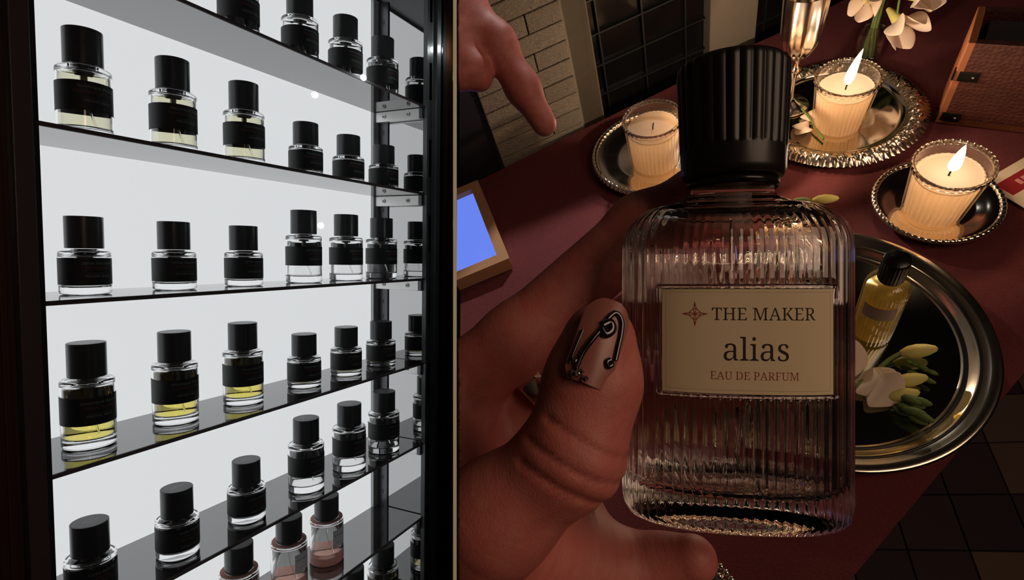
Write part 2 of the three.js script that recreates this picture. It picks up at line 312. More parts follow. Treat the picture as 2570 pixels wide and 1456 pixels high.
{
  const t = onTable(thing('tablecloth', 'burgundy velvet tablecloth with soft folds covering the whole table', 'tablecloth'), 0, 0);
  const P00 = [0.02, -0.02], P10 = [0.5, 0.55], P11 = [0.5, 1.047], P01 = [-0.3165, 0.5256], E0 = [-0.183, -0.02];
  part('top', merge([patch([P00, P10, P11, P01], 120, 90, fold), patch([E0, P00, P01, P01], 40, 90, fold)]), clothMat, t);
  // hanging edge towards the floor
  const pos = [], uv = [], idx = [], n = 160, m = 8;
  for (let i = 0; i <= n; i++) for (let j = 0; j <= m; j++) {
    const s = i / n, u = P00[0] + (P10[0] - P00[0]) * s, v = P00[1] + (P10[1] - P00[1]) * s, w = j / m * (0.008 + 0.008 * Math.sin(s * 90)), d = j / m * 0.3;
    pos.push(u + 0.76 * w, fold(u, v) - d, -v + 0.64 * w); uv.push(s, d);
  }
  for (let i = 0; i < n; i++) for (let j = 0; j < m; j++) { const k = i * (m + 1) + j; idx.push(k, k + 1, k + m + 2, k, k + m + 2, k + m + 1); }
  const g = new THREE.BufferGeometry(); g.setAttribute('position', new THREE.Float32BufferAttribute(pos, 3)); g.setAttribute('uv', new THREE.Float32BufferAttribute(uv, 2)); g.setIndex(idx); g.computeVertexNormals();
  part('hanging_edge', g, clothMat, t);
}

// ---- the floor beside the table, tile by tile
{
  const f = structGroup('floor_tiled'); onTable(f, 0, 0, -0.7, 0.12);
  part('screed', box(1.5, 0.02, 1.3, 0.75, -0.012, -0.35), std({ color: lin(0.02, 0.015, 0.015), roughness: 0.9 }), f);
  const tile = box(0.092, 0.008, 0.092, 0, 0, 0, 0.0015), tones = ['#6a5658', '#4a3a3e', '#786458', '#5c4852', '#40343a'].map(c => std({ color: c, roughness: 0.75 }));
  for (let i = 0; i < 13; i++) for (let j = 0; j < 12; j++) { const m = part('tile', tile, tones[Math.floor(rnd() * 5)], f); m.position.set(0.15 + i * 0.094, 0.002 + rnd() * 0.001, 0.2 - j * 0.094); }
}

// ---- brick pier and the dark openings behind the table
const WA = [-0.27, 0.5856], WD = [0.8696, 0.4938], WN = [0.4938, -0.8696];   // foot of the pier, along it, towards the guest
const wallTurn = Math.atan2(WD[1], WD[0]);
const INV = LEAN.clone().transpose();
const room = (u, v, h) => { const p = TABLE_O.clone().addScaledVector(TU, u).addScaledVector(TV, v).addScaledVector(TN, h).sub(EYE).applyMatrix4(INV); return p.x / -p.z + 0.0982; }; // > 0: on the table's side of the partition
const freeFrom = (h, off) => { let lo = -0.3, hi = 0.3; for (let k = 0; k < 40; k++) { const s = (lo + hi) / 2; if (room(WA[0] + WD[0] * s + WN[0] * off, WA[1] + WD[1] * s + WN[1] * off, h) > 0) hi = s; else lo = s; } return hi; };
function atWall(o, s, off, h) { return onTable(o, WA[0] + WD[0] * s + WN[0] * off, WA[1] + WD[1] * s + WN[1] * off, h, wallTurn); }
{
  const w = structGroup('wall_pier'); atWall(w, 0, 0, 0);
  const mortar = std({ color: lin(0.22, 0.185, 0.135), roughness: 0.95 });
  const bump = grainTexture(256, 256, (x, y) => 0.5 + 0.5 * noise(x * 40, y * 40) + 0.3 * noise(x * 110, y * 110), 0, 255, 1);
  const paint = [0, 1, 2, 3].map(k => std({ color: lin(0.28 + 0.012 * k, 0.235 + 0.011 * k, 0.175 + 0.009 * k), roughness: 0.85, bumpMap: bump, bumpScale: 0.0012 }));
  const slab = (pts, z0, z1) => new THREE.ExtrudeGeometry(new THREE.Shape(pts.map(p => new THREE.Vector2(...p))), { depth: z1 - z0, bevelEnabled: false }).translate(0, 0, z0);
  const lo = Math.max(0.002, freeFrom(-0.3, -0.05)), hi = Math.max(0.002, freeFrom(0.3, -0.05)); let hk = 0.3; while (hk > -0.3 && freeFrom(hk, -0.05) > 0.002) hk -= 0.005;
  part('core', slab([[lo, -0.3], [0.166, -0.3], [0.166, 0.3], [hi, 0.3], [0.002, hk]], -0.055, -0.006), mortar, w);
  const course = 0.0262;
  for (let k = 0; k < 20; k++) {
    let x = Math.max(0.001, freeFrom(-0.28 + (k + 0.5) * course, 0) + 0.0005); const y = -0.28 + k * course; let first = k % 2 ? 0.085 : 0.2;
    while (x < 0.130) { const l = Math.min(first, 0.132 - x); const b = part('brick', box(l - 0.0012, course - 0.0014, 0.012, 0, 0, 0, 0.0014), paint[Math.floor(rnd() * 4)], w); b.position.set(x + l / 2, y, -0.004 + rnd() * 0.0012); x += l; first = 0.2; }
  }
  const brown = std({ color: lin(0.085, 0.06, 0.036), roughness: 0.8 });  // shaded return of the pier; the shade is put into this darker colour
  part('side_return', box(0.034, 0.6, 0.04, 0.1505, 0, -0.026, 0.002), brown, w);
  const d = thing('black_board', 'plain black board standing left of the white brick pier', 'board'); atWall(d, 0, -0.003, 0.0);
  let bt = 0.2; while (bt > 0 && freeFrom(bt, -0.015) > -0.004) bt -= 0.003;
  part('board', slab([[freeFrom(-0.12, -0.015), -0.12], [-0.001, -0.12], [-0.001, bt], [freeFrom(bt, -0.015), bt]], -0.012, 0), std({ color: lin(0.008, 0.007, 0.009), roughness: 0.7 }), d);
  const n = structGroup('window_2'); atWall(n, 0.17, -0.045, 0);
  part('pane_glass', box(0.5, 0.6, 0.004, 0.25, 0, -0.004), phy({ color: lin(0.006, 0.006, 0.006), roughness: 0.15 }), n);
  const bar = phy({ color: lin(0.005, 0.0045, 0.004), roughness: 0.6 });
  for (let k = 0; k < 9; k++) part('glazing_bar', box(0.5, 0.0022, 0.006, 0.25, -0.2 + k * 0.048, 0.001), bar, n);
  for (let k = 0; k < 8; k++) part('glazing_bar', box(0.0022, 0.6, 0.006, 0.02 + k * 0.064, 0, 0.001), bar, n);
  const p = structGroup('wall_far'); onTable(p, 0.03, 0.80, 0, wallTurn);
  part('plaster', box(0.075, 0.5, 0.02, 0.02, 0.0, 0, 0.002), std({ color: lin(0.19, 0.16, 0.12), roughness: 0.9 }), p);
}

// ---- silver
const silver = std({ color: lin(0.86, 0.80, 0.70), metalness: 1, roughness: 0.14 });
const silverRim = std({ color: lin(0.80, 0.74, 0.64), metalness: 1, roughness: 0.2 });
function ringSurface(profile, seg, disp) { // lathe whose points are pushed out by disp(angle, k along profile 0..1)
  const pos = [], uv = [], idx = [], n = profile.length;
  for (let i = 0; i <= seg; i++) { const a = i / seg * Math.PI * 2; for (let k = 0; k < n; k++) { const [r, y] = profile[k], [dr, dy] = disp(a, k / (n - 1)); pos.push(Math.sin(a) * (r + dr), y + dy, Math.cos(a) * (r + dr)); uv.push(i / seg, k / (n - 1)); } }
  for (let i = 0; i < seg; i++) for (let k = 0; k < n - 1; k++) { const p = i * n + k; idx.push(p, p + n, p + n + 1, p, p + n + 1, p + 1); }
  const g = new THREE.BufferGeometry(); g.setAttribute('position', new THREE.Float32BufferAttribute(pos, 3)); g.setAttribute('uv', new THREE.Float32BufferAttribute(uv, 2)); g.setIndex(idx); g.computeVertexNormals(); return g;
}
function ropeRim(R, y, r, lobes) { // twisted rope moulding
  const prof = []; for (let k = 0; k <= 12; k++) { const a = k / 12 * Math.PI * 2; prof.push([R + r * Math.cos(a), y + r * Math.sin(a)]); }
  return ringSurface(prof, lobes * 10, (a, t) => { const w = t * Math.PI * 2, s = 0.28 * r * Math.pow(Math.abs(Math.sin((a * lobes + w) / 2)), 0.7) - 0.1 * r; return [s * Math.cos(w), s * Math.sin(w)]; });
}
function plate(label, u, v, R, lobes) {
  const t = onTable(thing('silver_plate', label, 'plate', 'small silver plates on the table'), u, v, 0.0005);
  part('dish', lathe([[0.0001, 0.0012], [R * 0.55, 0.0012], [R * 0.62, 0.0018], [R * 0.72, 0.0045], [R * 0.80, 0.0062], [R * 0.93, 0.0080], [R * 0.93, 0.0068], [R * 0.78, 0.0048], [R * 0.6, 0.0003], [0.0001, 0.0003]], 96), silver, t);
  part('rope_rim', ropeRim(R * 0.955, 0.0078, R * 0.045, lobes), silverRim, t);
  return t;
}
plate('small rope-rimmed silver plate under the unlit candle', -0.052, 0.5632, 0.0787, 70);
plate('small rope-rimmed silver plate under the right-hand burning candle', 0.2346, 0.4582, 0.0575, 60);
{ // round tray with a broad embossed border
  const t = onTable(thing('silver_tray', 'round silver tray with a broad embossed floral border, under goblet and candle', 'tray'), 0.1615, 0.6139, 0.0005), R = 0.0954;
  part('mirror_centre', lathe([[0.0001, 0.0014], [R * 0.70, 0.0014], [R * 0.74, 0.0022], [R * 0.76, 0.0050], [R * 0.77, 0.0050], [R * 0.77, 0.0004], [0.0001, 0.0004]], 96), std({ color: lin(0.62, 0.58, 0.50), metalness: 1, roughness: 0.08 }), t);
  const prof = []; for (let k = 0; k <= 18; k++) { const s = k / 18; prof.push([R * (0.765 + 0.235 * s), 0.0048 + 0.0035 * Math.sin(s * Math.PI)]); }
  part('embossed_border', ringSurface(prof, 640, (a, s) => {
    const e = Math.sin(Math.min(1, Math.max(0, s)) * Math.PI), x = a * 26, y = s * 5;
    const d = 0.0022 * Math.pow(Math.abs(noise(x * 2, y * 1.6, 1)), 0.7) + 0.0012 * Math.abs(noise(x * 5, y * 3, 5)) + 0.0012 * Math.pow(Math.abs(Math.sin(a * 20 + 2.5 * Math.sin(s * 4))), 3);
    return [s > 0.9 ? 0.0022 * Math.abs(Math.sin(a * 44)) : 0, d * e + (s > 0.9 ? -0.001 : 0)];
  }), std({ color: lin(0.62, 0.55, 0.46), metalness: 1, roughness: 0.26 }), t);
  part('underside', lathe([[R * 0.76, 0.0004], [R * 0.985, 0.0036], [R * 0.985, 0.0046], [R * 0.76, 0.0014]], 96), silverRim, t);
}
{ // large plain tray with stepped rim
  const t = onTable(thing('silver_tray', 'large round silver tray with a stepped polished rim, under the tiny bottle and freesia', 'tray'), 0.1199, 0.2931, 0.0005), R = 0.1274;
  part('mirror_centre', lathe([[0.0001, 0.0014], [R * 0.79, 0.0014], [R * 0.795, 0.0004], [0.0001, 0.0004]], 128), std({ color: lin(0.46, 0.48, 0.42), metalness: 1, roughness: 0.12 }), t);
  const prof = [[0.79, 1.4], [0.80, 2.6], [0.815, 3.0], [0.825, 2.5], [0.835, 2.9], [0.87, 6.8], [0.88, 8.4], [0.89, 7.8], [0.90, 8.2], [0.935, 10], [0.945, 11.2], [0.965, 11.2], [0.985, 11.8], [1.0, 10.6], [0.995, 9.6], [0.96, 9.8], [0.90, 6.8], [0.84, 1.6], [0.79, 0.4]];
  part('stepped_rim', lathe(prof.map(([r, y]) => [r * R, y * 0.001]), 128), std({ color: lin(0.88, 0.80, 0.66), metalness: 1, roughness: 0.17 }), t);
}
{ // plate edge with a row of beads, at the lower border of the picture
  const t = onTable(thing('silver_plate', 'silver plate with a beaded edge, only its corner in view at the bottom', 'plate'), -0.022, 0.036, 0.0005), R = 0.062;
  part('dish', lathe([[0.0001, 0.0012], [R * 0.7, 0.0012], [R * 0.8, 0.005], [R * 0.97, 0.0085], [R * 0.97, 0.0075], [R * 0.7, 0.0003], [0.0001, 0.0003]], 64), silver, t);
  const bead = new THREE.SphereGeometry(0.0027, 14, 10);
  for (let k = 0; k < 70; k++) { const a = k / 70 * Math.PI * 2; const b = part('bead', bead, silverRim, t); b.position.set(Math.sin(a) * R, 0.0088, Math.cos(a) * R); }
  for (let k = 0; k < 60; k++) { const a = (k + 0.5) / 60 * Math.PI * 2; const b = part('bead', bead, silverRim, t); b.position.set(Math.sin(a) * (R - 0.006), 0.0085, Math.cos(a) * (R - 0.006)); }
}

// ---- candles in ribbed glasses
const jarGlass = phy({ color: lin(0.98, 0.93, 0.86), transmission: 1, thickness: 0, roughness: 0.02, ior: 1.5 });
const waxMat = phy({ color: lin(0.90, 0.75, 0.57), transmission: 0.82, thickness: 0, roughness: 1, ior: 1.3 });
const rimGlass = phy({ color: 0xffffff, transmission: 1, thickness: 0.002, roughness: 0.03, ior: 1.5 });
const wickMat = std({ color: 0x1a1210, roughness: 0.9 });
const flameMat = std({ color: 0x000000, emissive: lin(1, 0.78, 0.50), emissiveIntensity: 4 });
function candle(u, v, h0, rTop, rBase, H, level, lit, label) {
  const t = onTable(thing('candle', label, 'candle', 'candles in ribbed glasses'), u, v, h0), seg = 360, ribs = 36;
  const at = y => rBase + (rTop - rBase) * (y / H);
  const prof = [[0.0001, 0.0005], [rBase * 0.9, 0.0003], [rBase * 0.98, 0.002]];
  for (let k = 1; k <= 14; k++) { const y = 0.003 + (H - 0.006) * k / 14; prof.push([at(y), y]); }
  prof.push([rTop + 0.0004, H - 0.0015], [rTop + 0.0002, H], [rTop - 0.0014, H], [rTop - 0.0020, H - 0.0015]);
  prof.push([at(level) - 0.0022, level + 0.001]);
  const K = prof.length - 1;
  part('ribbed_glass', ringSurface(prof, seg, (a, s) => { const k = s * K; const m = k < 2 || k > K - 1.5 ? 0 : k > K - 5.5 ? 0.0013 : 0.0007; return [m * (Math.abs(Math.cos(a * ribs / 2)) - 0.5), 0]; }), jarGlass, t);
  const wr = y => at(y) - 0.0026;
  const w = part('wax', ringSurface([[0.0001, 0.003], [wr(0.003) - 0.002, 0.003], [wr(0.005), 0.005], [wr(level * 0.6), level * 0.6], [wr(level) , level + 0.0015], [wr(level) - 0.0015, level + 0.0006], [wr(level) - 0.004, level], [0.004, level - 0.0010], [0.0001, level - 0.001]], seg, (a, s) => [s > 0.2 && s < 0.55 ? 0.0007 * (Math.abs(Math.cos(a * ribs / 2)) - 0.5) : 0, 0]), waxMat, t);
  part('beaded_rim', ringSurface([[rTop - 0.0016, H - 0.0042], [rTop + 0.0008, H - 0.0042], [rTop + 0.0011, H - 0.002], [rTop + 0.0006, H + 0.0003], [rTop - 0.0012, H + 0.0003], [rTop - 0.0016, H - 0.002], [rTop - 0.0016, H - 0.0042]], seg, (a, s) => [s > 0.1 && s < 0.6 ? 0.0008 * Math.abs(Math.cos(a * ribs / 2)) : 0, 0]), rimGlass, t);
  part('wick', tube([[0, level - 0.001, 0], [0.0003, level + 0.004, 0], [0.0012, level + 0.008, 0]], 0.0008, 8, 6), wickMat, w);
  if (lit) {
    const fl = lathe([[0.0001, 0], [0.0022, 0.002], [0.0036, 0.006], [0.0037, 0.010], [0.0033, 0.016], [0.0023, 0.024], [0.0011, 0.031], [0.0001, 0.035]].map(([r, y]) => [r * lit.w, y * lit.s]), 24);
    const p = fl.attributes.position; for (let i = 0; i < p.count; i++) { const y = p.getY(i); p.setX(i, p.getX(i) + lit.bend * y * y * 18 + lit.slope * y); } fl.computeVertexNormals();
    const f = part('flame', fl, flameMat, t); f.position.set(0.0004, level + 0.0055, 0);
    const l = new THREE.PointLight(lin(1, 0.74, 0.52), lit.power); l.name = 'flame_light'; l.position.set(0.0004 + lit.bend * 18 * lit.up * lit.up + lit.slope * lit.up, level + 0.0055 + lit.up, 0); l.castShadow = true; l.shadow.radius = 0.15; t.add(l);
  }
}
candle(-0.049, 0.5475, 0.0018, 0.0335, 0.0300, 0.072, 0.0560, null, 'unlit candle with bare wick in a ribbed glass, left of the big bottle');
candle(0.1605, 0.5890, 0.0020, 0.0325, 0.0265, 0.0690, 0.0530, { s: 1.25, w: 1.35, bend: 0.10, slope: 0.08, up: 0.034, power: 0.026 }, 'burning candle with a tall slanted flame on the embossed tray');
candle(0.2290, 0.4470, 0.0018, 0.0322, 0.0262, 0.0680, 0.0540, { s: 0.9, w: 1.4, bend: 0.0, slope: 0.05, up: 0.026, power: 0.018 }, 'burning candle with a short upright flame on the small plate');
candle(0.0550, 0.5555, 0.0010, 0.0322, 0.0262, 0.0680, 0.0540, { s: 0.9, w: 1.3, bend: 0.0, slope: 0.0, up: 0.027, power: 0.075 }, 'added burning candle on the cloth, unseen behind the cap of the big bottle');  // unseen candle, added to brighten the unlit one and the brick pier

// ---- silver goblet on the embossed tray
{
  const t = onTable(thing('goblet', 'tall silver goblet with a knobbed stem, left of the slanted flame', 'goblet'), 0.1130, 0.6330, 0.0020);
  part('foot', lathe([[0.0001, 0.0005], [0.0215, 0.0005], [0.0225, 0.0015], [0.0210, 0.0030], [0.0150, 0.0055], [0.0075, 0.0095], [0.0042, 0.0130], [0.0001, 0.0130]], 48), silver, t);
  part('stem', lathe([[0.0042, 0.0125], [0.0028, 0.020], [0.0026, 0.040], [0.0040, 0.048], [0.0055, 0.051], [0.0060, 0.054], [0.0050, 0.057], [0.0030, 0.060], [0.0030, 0.066], [0.0048, 0.069], [0.0001, 0.069]], 32), silver, t);
  part('bowl', ringSurface([[0.0048, 0.068], [0.0070, 0.0695], [0.0140, 0.077], [0.0190, 0.088], [0.0215, 0.102], [0.0225, 0.125], [0.0235, 0.150], [0.0228, 0.150], [0.0205, 0.102], [0.0001, 0.076]], 120, (a, s) => [s < 0.75 ? 0.0005 * Math.cos(a * 10) * Math.sin(s * 4) : 0, 0]), silver, t);
}
// ---- flowers
const petalMat = phy({ color: lin(0.86, 0.72, 0.58), roughness: 0.75, transmission: 0.25, thickness: 0, sheen: 0.3 });
const budMat = std({ color: lin(0.62, 0.55, 0.16), roughness: 0.6 });
const greenMat = std({ color: lin(0.10, 0.17, 0.04), roughness: 0.6 });
const leafMat = std({ color: lin(0.035, 0.06, 0.02), roughness: 0.55 });
function petal(len, wid, cup, curl) { // thick cupped petal along +y
  const g = new THREE.SphereGeometry(1, 20, 14), p = g.attributes.position;
  for (let i = 0; i < p.count; i++) { const x = p.getX(i), y = p.getY(i), z = p.getZ(i), t = (y + 1) / 2, w = Math.pow(Math.sin(Math.PI * Math.min(0.97, 0.06 + t * 0.86)), 0.8); p.setXYZ(i, x * wid * (0.25 + 0.75 * w * (0.55 + 0.6 * t)), t * len, z * 0.0012 + cup * (x * x) * w + curl * t * t); }
  g.computeVertexNormals(); return g;
}
function blossom(parent, x, y, z, size, rx, ry, rz, n = 5, open = 0.75) {
  const g = new THREE.Group(); g.name = 'blossom'; g.position.set(x, y, z); g.rotation.set(rx, ry, rz); parent.add(g);
  const pg = petal(0.022 * size, 0.0095 * size, 0.004 * size, -0.006 * size);
  for (let k = 0; k < n; k++) { const m = part('petal', pg, petalMat, g); m.rotation.set(0, k / n * Math.PI * 2, 0); m.rotateX(open + (k % 2) * 0.12); m.translateY(0.003 * size); }
  part('throat', lathe([[0.0001, -0.014 * size], [0.0018 * size, -0.013 * size], [0.0035 * size, -0.004 * size], [0.0052 * size, 0.005 * size], [0.0040 * size, 0.004 * size], [0.0001, -0.002 * size]], 16), budMat, g);
  return g;
}
const budGeo = lathe([[0.0001, 0], [0.0022, 0.001], [0.0046, 0.006], [0.0052, 0.012], [0.0042, 0.018], [0.0022, 0.023], [0.0001, 0.0245]], 18);
{
  const v = onTable(thing('bud_vase', 'slim clear glass vase behind the slanted flame', 'vase'), 0.2095, 0.7140, 0.0);
  part('glass', lathe([[0.0001, 0.0003], [0.015, 0.0003], [0.016, 0.002], [0.016, 0.030], [0.0125, 0.045], [0.0085, 0.060], [0.0085, 0.088], [0.0105, 0.094], [0.0095, 0.0942], [0.0075, 0.088], [0.0075, 0.060], [0.0115, 0.045], [0.0148, 0.030], [0.0148, 0.005], [0.0001, 0.005]], 40), phy({ color: 0xffffff, transmission: 1, thickness: 0, roughness: 0, ior: 1.5 }), v);
  part('water', lathe([[0.0001, 0.006], [0.0140, 0.006], [0.0140, 0.030], [0.0109, 0.045], [0.0001, 0.045]], 32), phy({ color: lin(0.95, 0.96, 0.92), transmission: 1, thickness: 0.01, roughness: 0, ior: 1.33 }), v);
  const f = onTable(thing('flower_bouquet', 'white freesia blossoms on green stems in the slim vase', 'flowers'), 0.2095, 0.7140, 0.006);
  for (let k = 0; k < 6; k++) { const a = k * 1.05; part('stem', tube([[0.004 * Math.cos(a), 0.002, 0.004 * Math.sin(a)], [0.003 * Math.cos(a + 1), 0.05, 0.003 * Math.sin(a + 1)], [0.004 * Math.cos(a), 0.088, 0.004 * Math.sin(a)], [0.016 * Math.cos(a), 0.125, 0.016 * Math.sin(a)]], 0.0016, 20, 7), greenMat, f); }
  for (const [x, y, z, s, rx, ry, rz] of [[0.012, 0.066, 0.032, 1.45, 1.9, 0.2, -0.4], [0.028, 0.086, 0.024, 1.2, 1.6, 0.8, -0.7], [-0.020, 0.090, 0.022, 1.1, 1.5, 0.1, 0.5], [0.062, 0.108, -0.004, 0.95, 1.3, 0, -0.8], [0.010, 0.118, 0.0, 1.1, 0.6, 0, 0.1]]) {
    blossom(f, x, y, z, s, rx, ry, rz);
    part('stem', tube([[0.002, 0.085, 0], [x * 0.6, Math.max(y, 0.1) + 0.01, z * 0.5], [x, y - 0.002, z]], 0.0013, 14, 6), greenMat, f);
  }
  for (const [x, y, z, r] of [[-0.022, 0.104, 0.004, 0.5], [0.03, 0.115, -0.01, -0.4]]) { const b = part('bud', budGeo, budMat, f); b.position.set(x, y, z); b.rotation.z = r; }
  for (let k = 0; k < 14; k++) { const m = part('leaf', petal(0.075 + rnd() * 0.03, 0.004, 0.001, -0.02), leafMat, f); m.position.set(0.05 + rnd() * 0.055, 0.045 + rnd() * 0.03, -0.02 - rnd() * 0.03); m.rotation.set(-0.6 + rnd(), rnd() * 6, -0.9 + rnd() * 1.4); }
}
{ // freesia lying on the large tray
  const f = onTable(thing('freesia_sprig', 'freesia sprig with white petals and green buds lying on the large tray', 'flower'), 0.150, 0.238, 0.0022);
  const S = (u, v, h) => V3(u - 0.147, h, -(v - 0.248));
  part('stem', tube([S(0.118, 0.248, 0.006), S(0.140, 0.262, 0.006), S(0.160, 0.281, 0.008), S(0.172, 0.2885, 0.010)], 0.0018, 24, 8), greenMat, f);
  part('stem', tube([S(0.122, 0.252, 0.006), S(0.142, 0.258, 0.006), S(0.160, 0.2585, 0.008)], 0.0016, 20, 8), greenMat, f);
  const bud = (a, b, s, m) => { const d = b.clone().sub(a), o = part('bud', budGeo, m, f); o.position.copy(a); o.quaternion.setFromUnitVectors(V3(0, 1, 0), d.clone().normalize()); o.scale.setScalar(s); return o; };
  bud(S(0.168, 0.2865, 0.009), S(0.195, 0.2905, 0.013), 1.2, budMat);
  bud(S(0.158, 0.2580, 0.008), S(0.182, 0.2635, 0.010), 1.15, budMat);
  bud(S(0.150, 0.2450, 0.007), S(0.172, 0.2480, 0.012), 1.1, budMat);
  for (let k = 0; k < 12; k++) { const a = S(0.156 + 0.0022 * (k % 6), 0.249 - 0.0020 * k + (k % 2) * 0.004, 0.006 + (k % 3) * 0.003), b = a.clone().add(V3(0.012, 0.003 * ((k % 3) - 1), 0.004 + (k % 4) * 0.0015)); bud(a, b, 0.52 + 0.08 * (k % 3), greenMat); }
  for (let k = 0; k < 9; k++) { const a = S(0.172 + 0.0035 * (k % 5), 0.282 - 0.0022 * k, 0.006), b = a.clone().add(V3(0.012, 0.002 * ((k % 3) - 1), 0.006)); bud(a, b, 0.4, greenMat); }
  const big = petal(0.034, 0.0145, 0.006, -0.006);
  for (const [u, v, h, ry, rx, s] of [[0.128, 0.262, 0.006, 3.0, 1.35, 1.0], [0.130, 0.248, 0.006, 2.1, 1.4, 1.05], [0.138, 0.236, 0.006, 2.4, 1.35, 1.1], [0.126, 0.240, 0.005, 3.6, 1.4, 0.9]]) { const m = part('petal', big, petalMat, f); m.position.copy(S(u, v, h)); m.rotation.set(0, ry, 0); m.rotateX(rx); m.scale.setScalar(s); }
}
{ // petals and a leaf lying on the embossed tray, and a bud on the cloth
  const p = onTable(thing('fallen_petals', 'white petals with a green stalk lying beside the goblet foot', 'petals'), 0.1265, 0.600, 0.0025);
  const g = petal(0.026, 0.011, 0.004, -0.004);
  for (const [x, z, ry] of [[-0.008, 0.006, 0.4], [0.004, 0.002, -0.7], [-0.004, -0.006, 1.7]]) { const m = part('petal', g, petalMat, p); m.position.set(x, 0.003, z); m.rotation.set(0, ry, 0); m.rotateX(1.45); }
  part('stalk', tube([[-0.002, 0.008, -0.016], [0.006, 0.008, 0.006], [0.017, 0.003, 0.036]], 0.0013, 20, 7), greenMat, p);
  const b = onTable(thing('flower_bud', 'yellow-green freesia bud lying on the cloth behind the bottle shoulder', 'bud'), 0.122, 0.470, 0.003);
  const m = part('petals', budGeo, budMat, b); m.rotation.set(0, 0, -1.5); m.scale.setScalar(1.1);
  const c = part('sepal', budGeo, greenMat, b); c.rotation.set(0.3, 0, 1.4); c.scale.set(0.7, 0.8, 0.7);
}
{ // tiny perfume bottle on the large tray
  const t = onTable(thing('sample_bottle', 'tiny ribbed perfume bottle with a black cap standing on the large tray', 'perfume bottle'), 0.1545, 0.3030, 0.0020);
  t.rotateZ(0.05);
  const r = 0.0168, h = 0.086, prof = [[0.0001, 0.0005], [r - 0.002, 0.0002], [r, 0.0025], [r, 0.025], [r, 0.05], [r, h - 0.009], [r - 0.0015, h - 0.004], [r - 0.005, h - 0.001], [0.0082, h], [0.0078, h + 0.003], [0.0001, h + 0.003]];
  part('ribbed_glass', ringSurface(prof, 240, (a, s) => [s > 0.15 && s < 0.65 ? 0.0006 * (Math.abs(Math.cos(a * 16)) - 0.5) : 0, 0]), phy({ color: lin(0.95, 0.88, 0.6), transmission: 1, thickness: 0, roughness: 0, ior: 1.6 }), t);
  part('liquid', lathe([[0.0001, 0.006], [r - 0.002, 0.006], [r - 0.0015, 0.008], [r - 0.0015, h - 0.014], [0.0001, h - 0.014]], 48), phy({ color: lin(0.86, 0.74, 0.38), transmission: 0.75, thickness: 0, roughness: 0.3, ior: 1.45 }), t);
  part('paper_label', new THREE.CylinderGeometry(r + 0.0008, r + 0.0008, 0.018, 24, 1, true, -1.1, 1.5).translate(0, 0.058, 0), std({ color: lin(0.55, 0.42, 0.36), roughness: 0.8 }), t);
  part('cap', ringSurface([[0.0001, h + 0.003], [0.0092, h + 0.003], [0.0098, h + 0.005], [0.0098, h + 0.026], [0.0088, h + 0.0285], [0.0001, h + 0.029]], 160, (a, s) => [s > 0.3 && s < 0.7 ? 0.0004 * (Math.abs(Math.cos(a * 12)) - 0.5) : 0, 0]), phy({ color: lin(0.006, 0.005, 0.005), roughness: 0.25 }), t);
}
{ // printed card
  const t = onTable(thing('printed_card', 'cream printed card with a dark red title strip at the right edge', 'card'), 0.2812, 0.4863, 0.001, Math.atan2(0.0324, 0.0447));
  const map = canvas(512, 512, (x) => {
    x.fillStyle = '#d9cbb0'; x.fillRect(0, 0, 512, 512); x.fillStyle = '#8d1620'; x.fillRect(40, 70, 472, 130);
    x.fillStyle = '#c98a80'; x.font = 'bold 64px serif'; for (let k = 0; k < 7; k++) x.fillRect(150 + k * 46, 110, 30, 50);
    x.fillStyle = '#8a7a66'; for (let j = 0; j < 7; j++) for (let k = 0; k < 12; k++) if ((j * 5 + k) % 6) x.fillRect(60 + k * 36, 246 + j * 34, 30, 6);
  });
  part('paper', new THREE.BoxGeometry(0.078, 0.0006, 0.075).translate(0.039, 0, 0.0375), std({ map, roughness: 0.8 }), t);
}
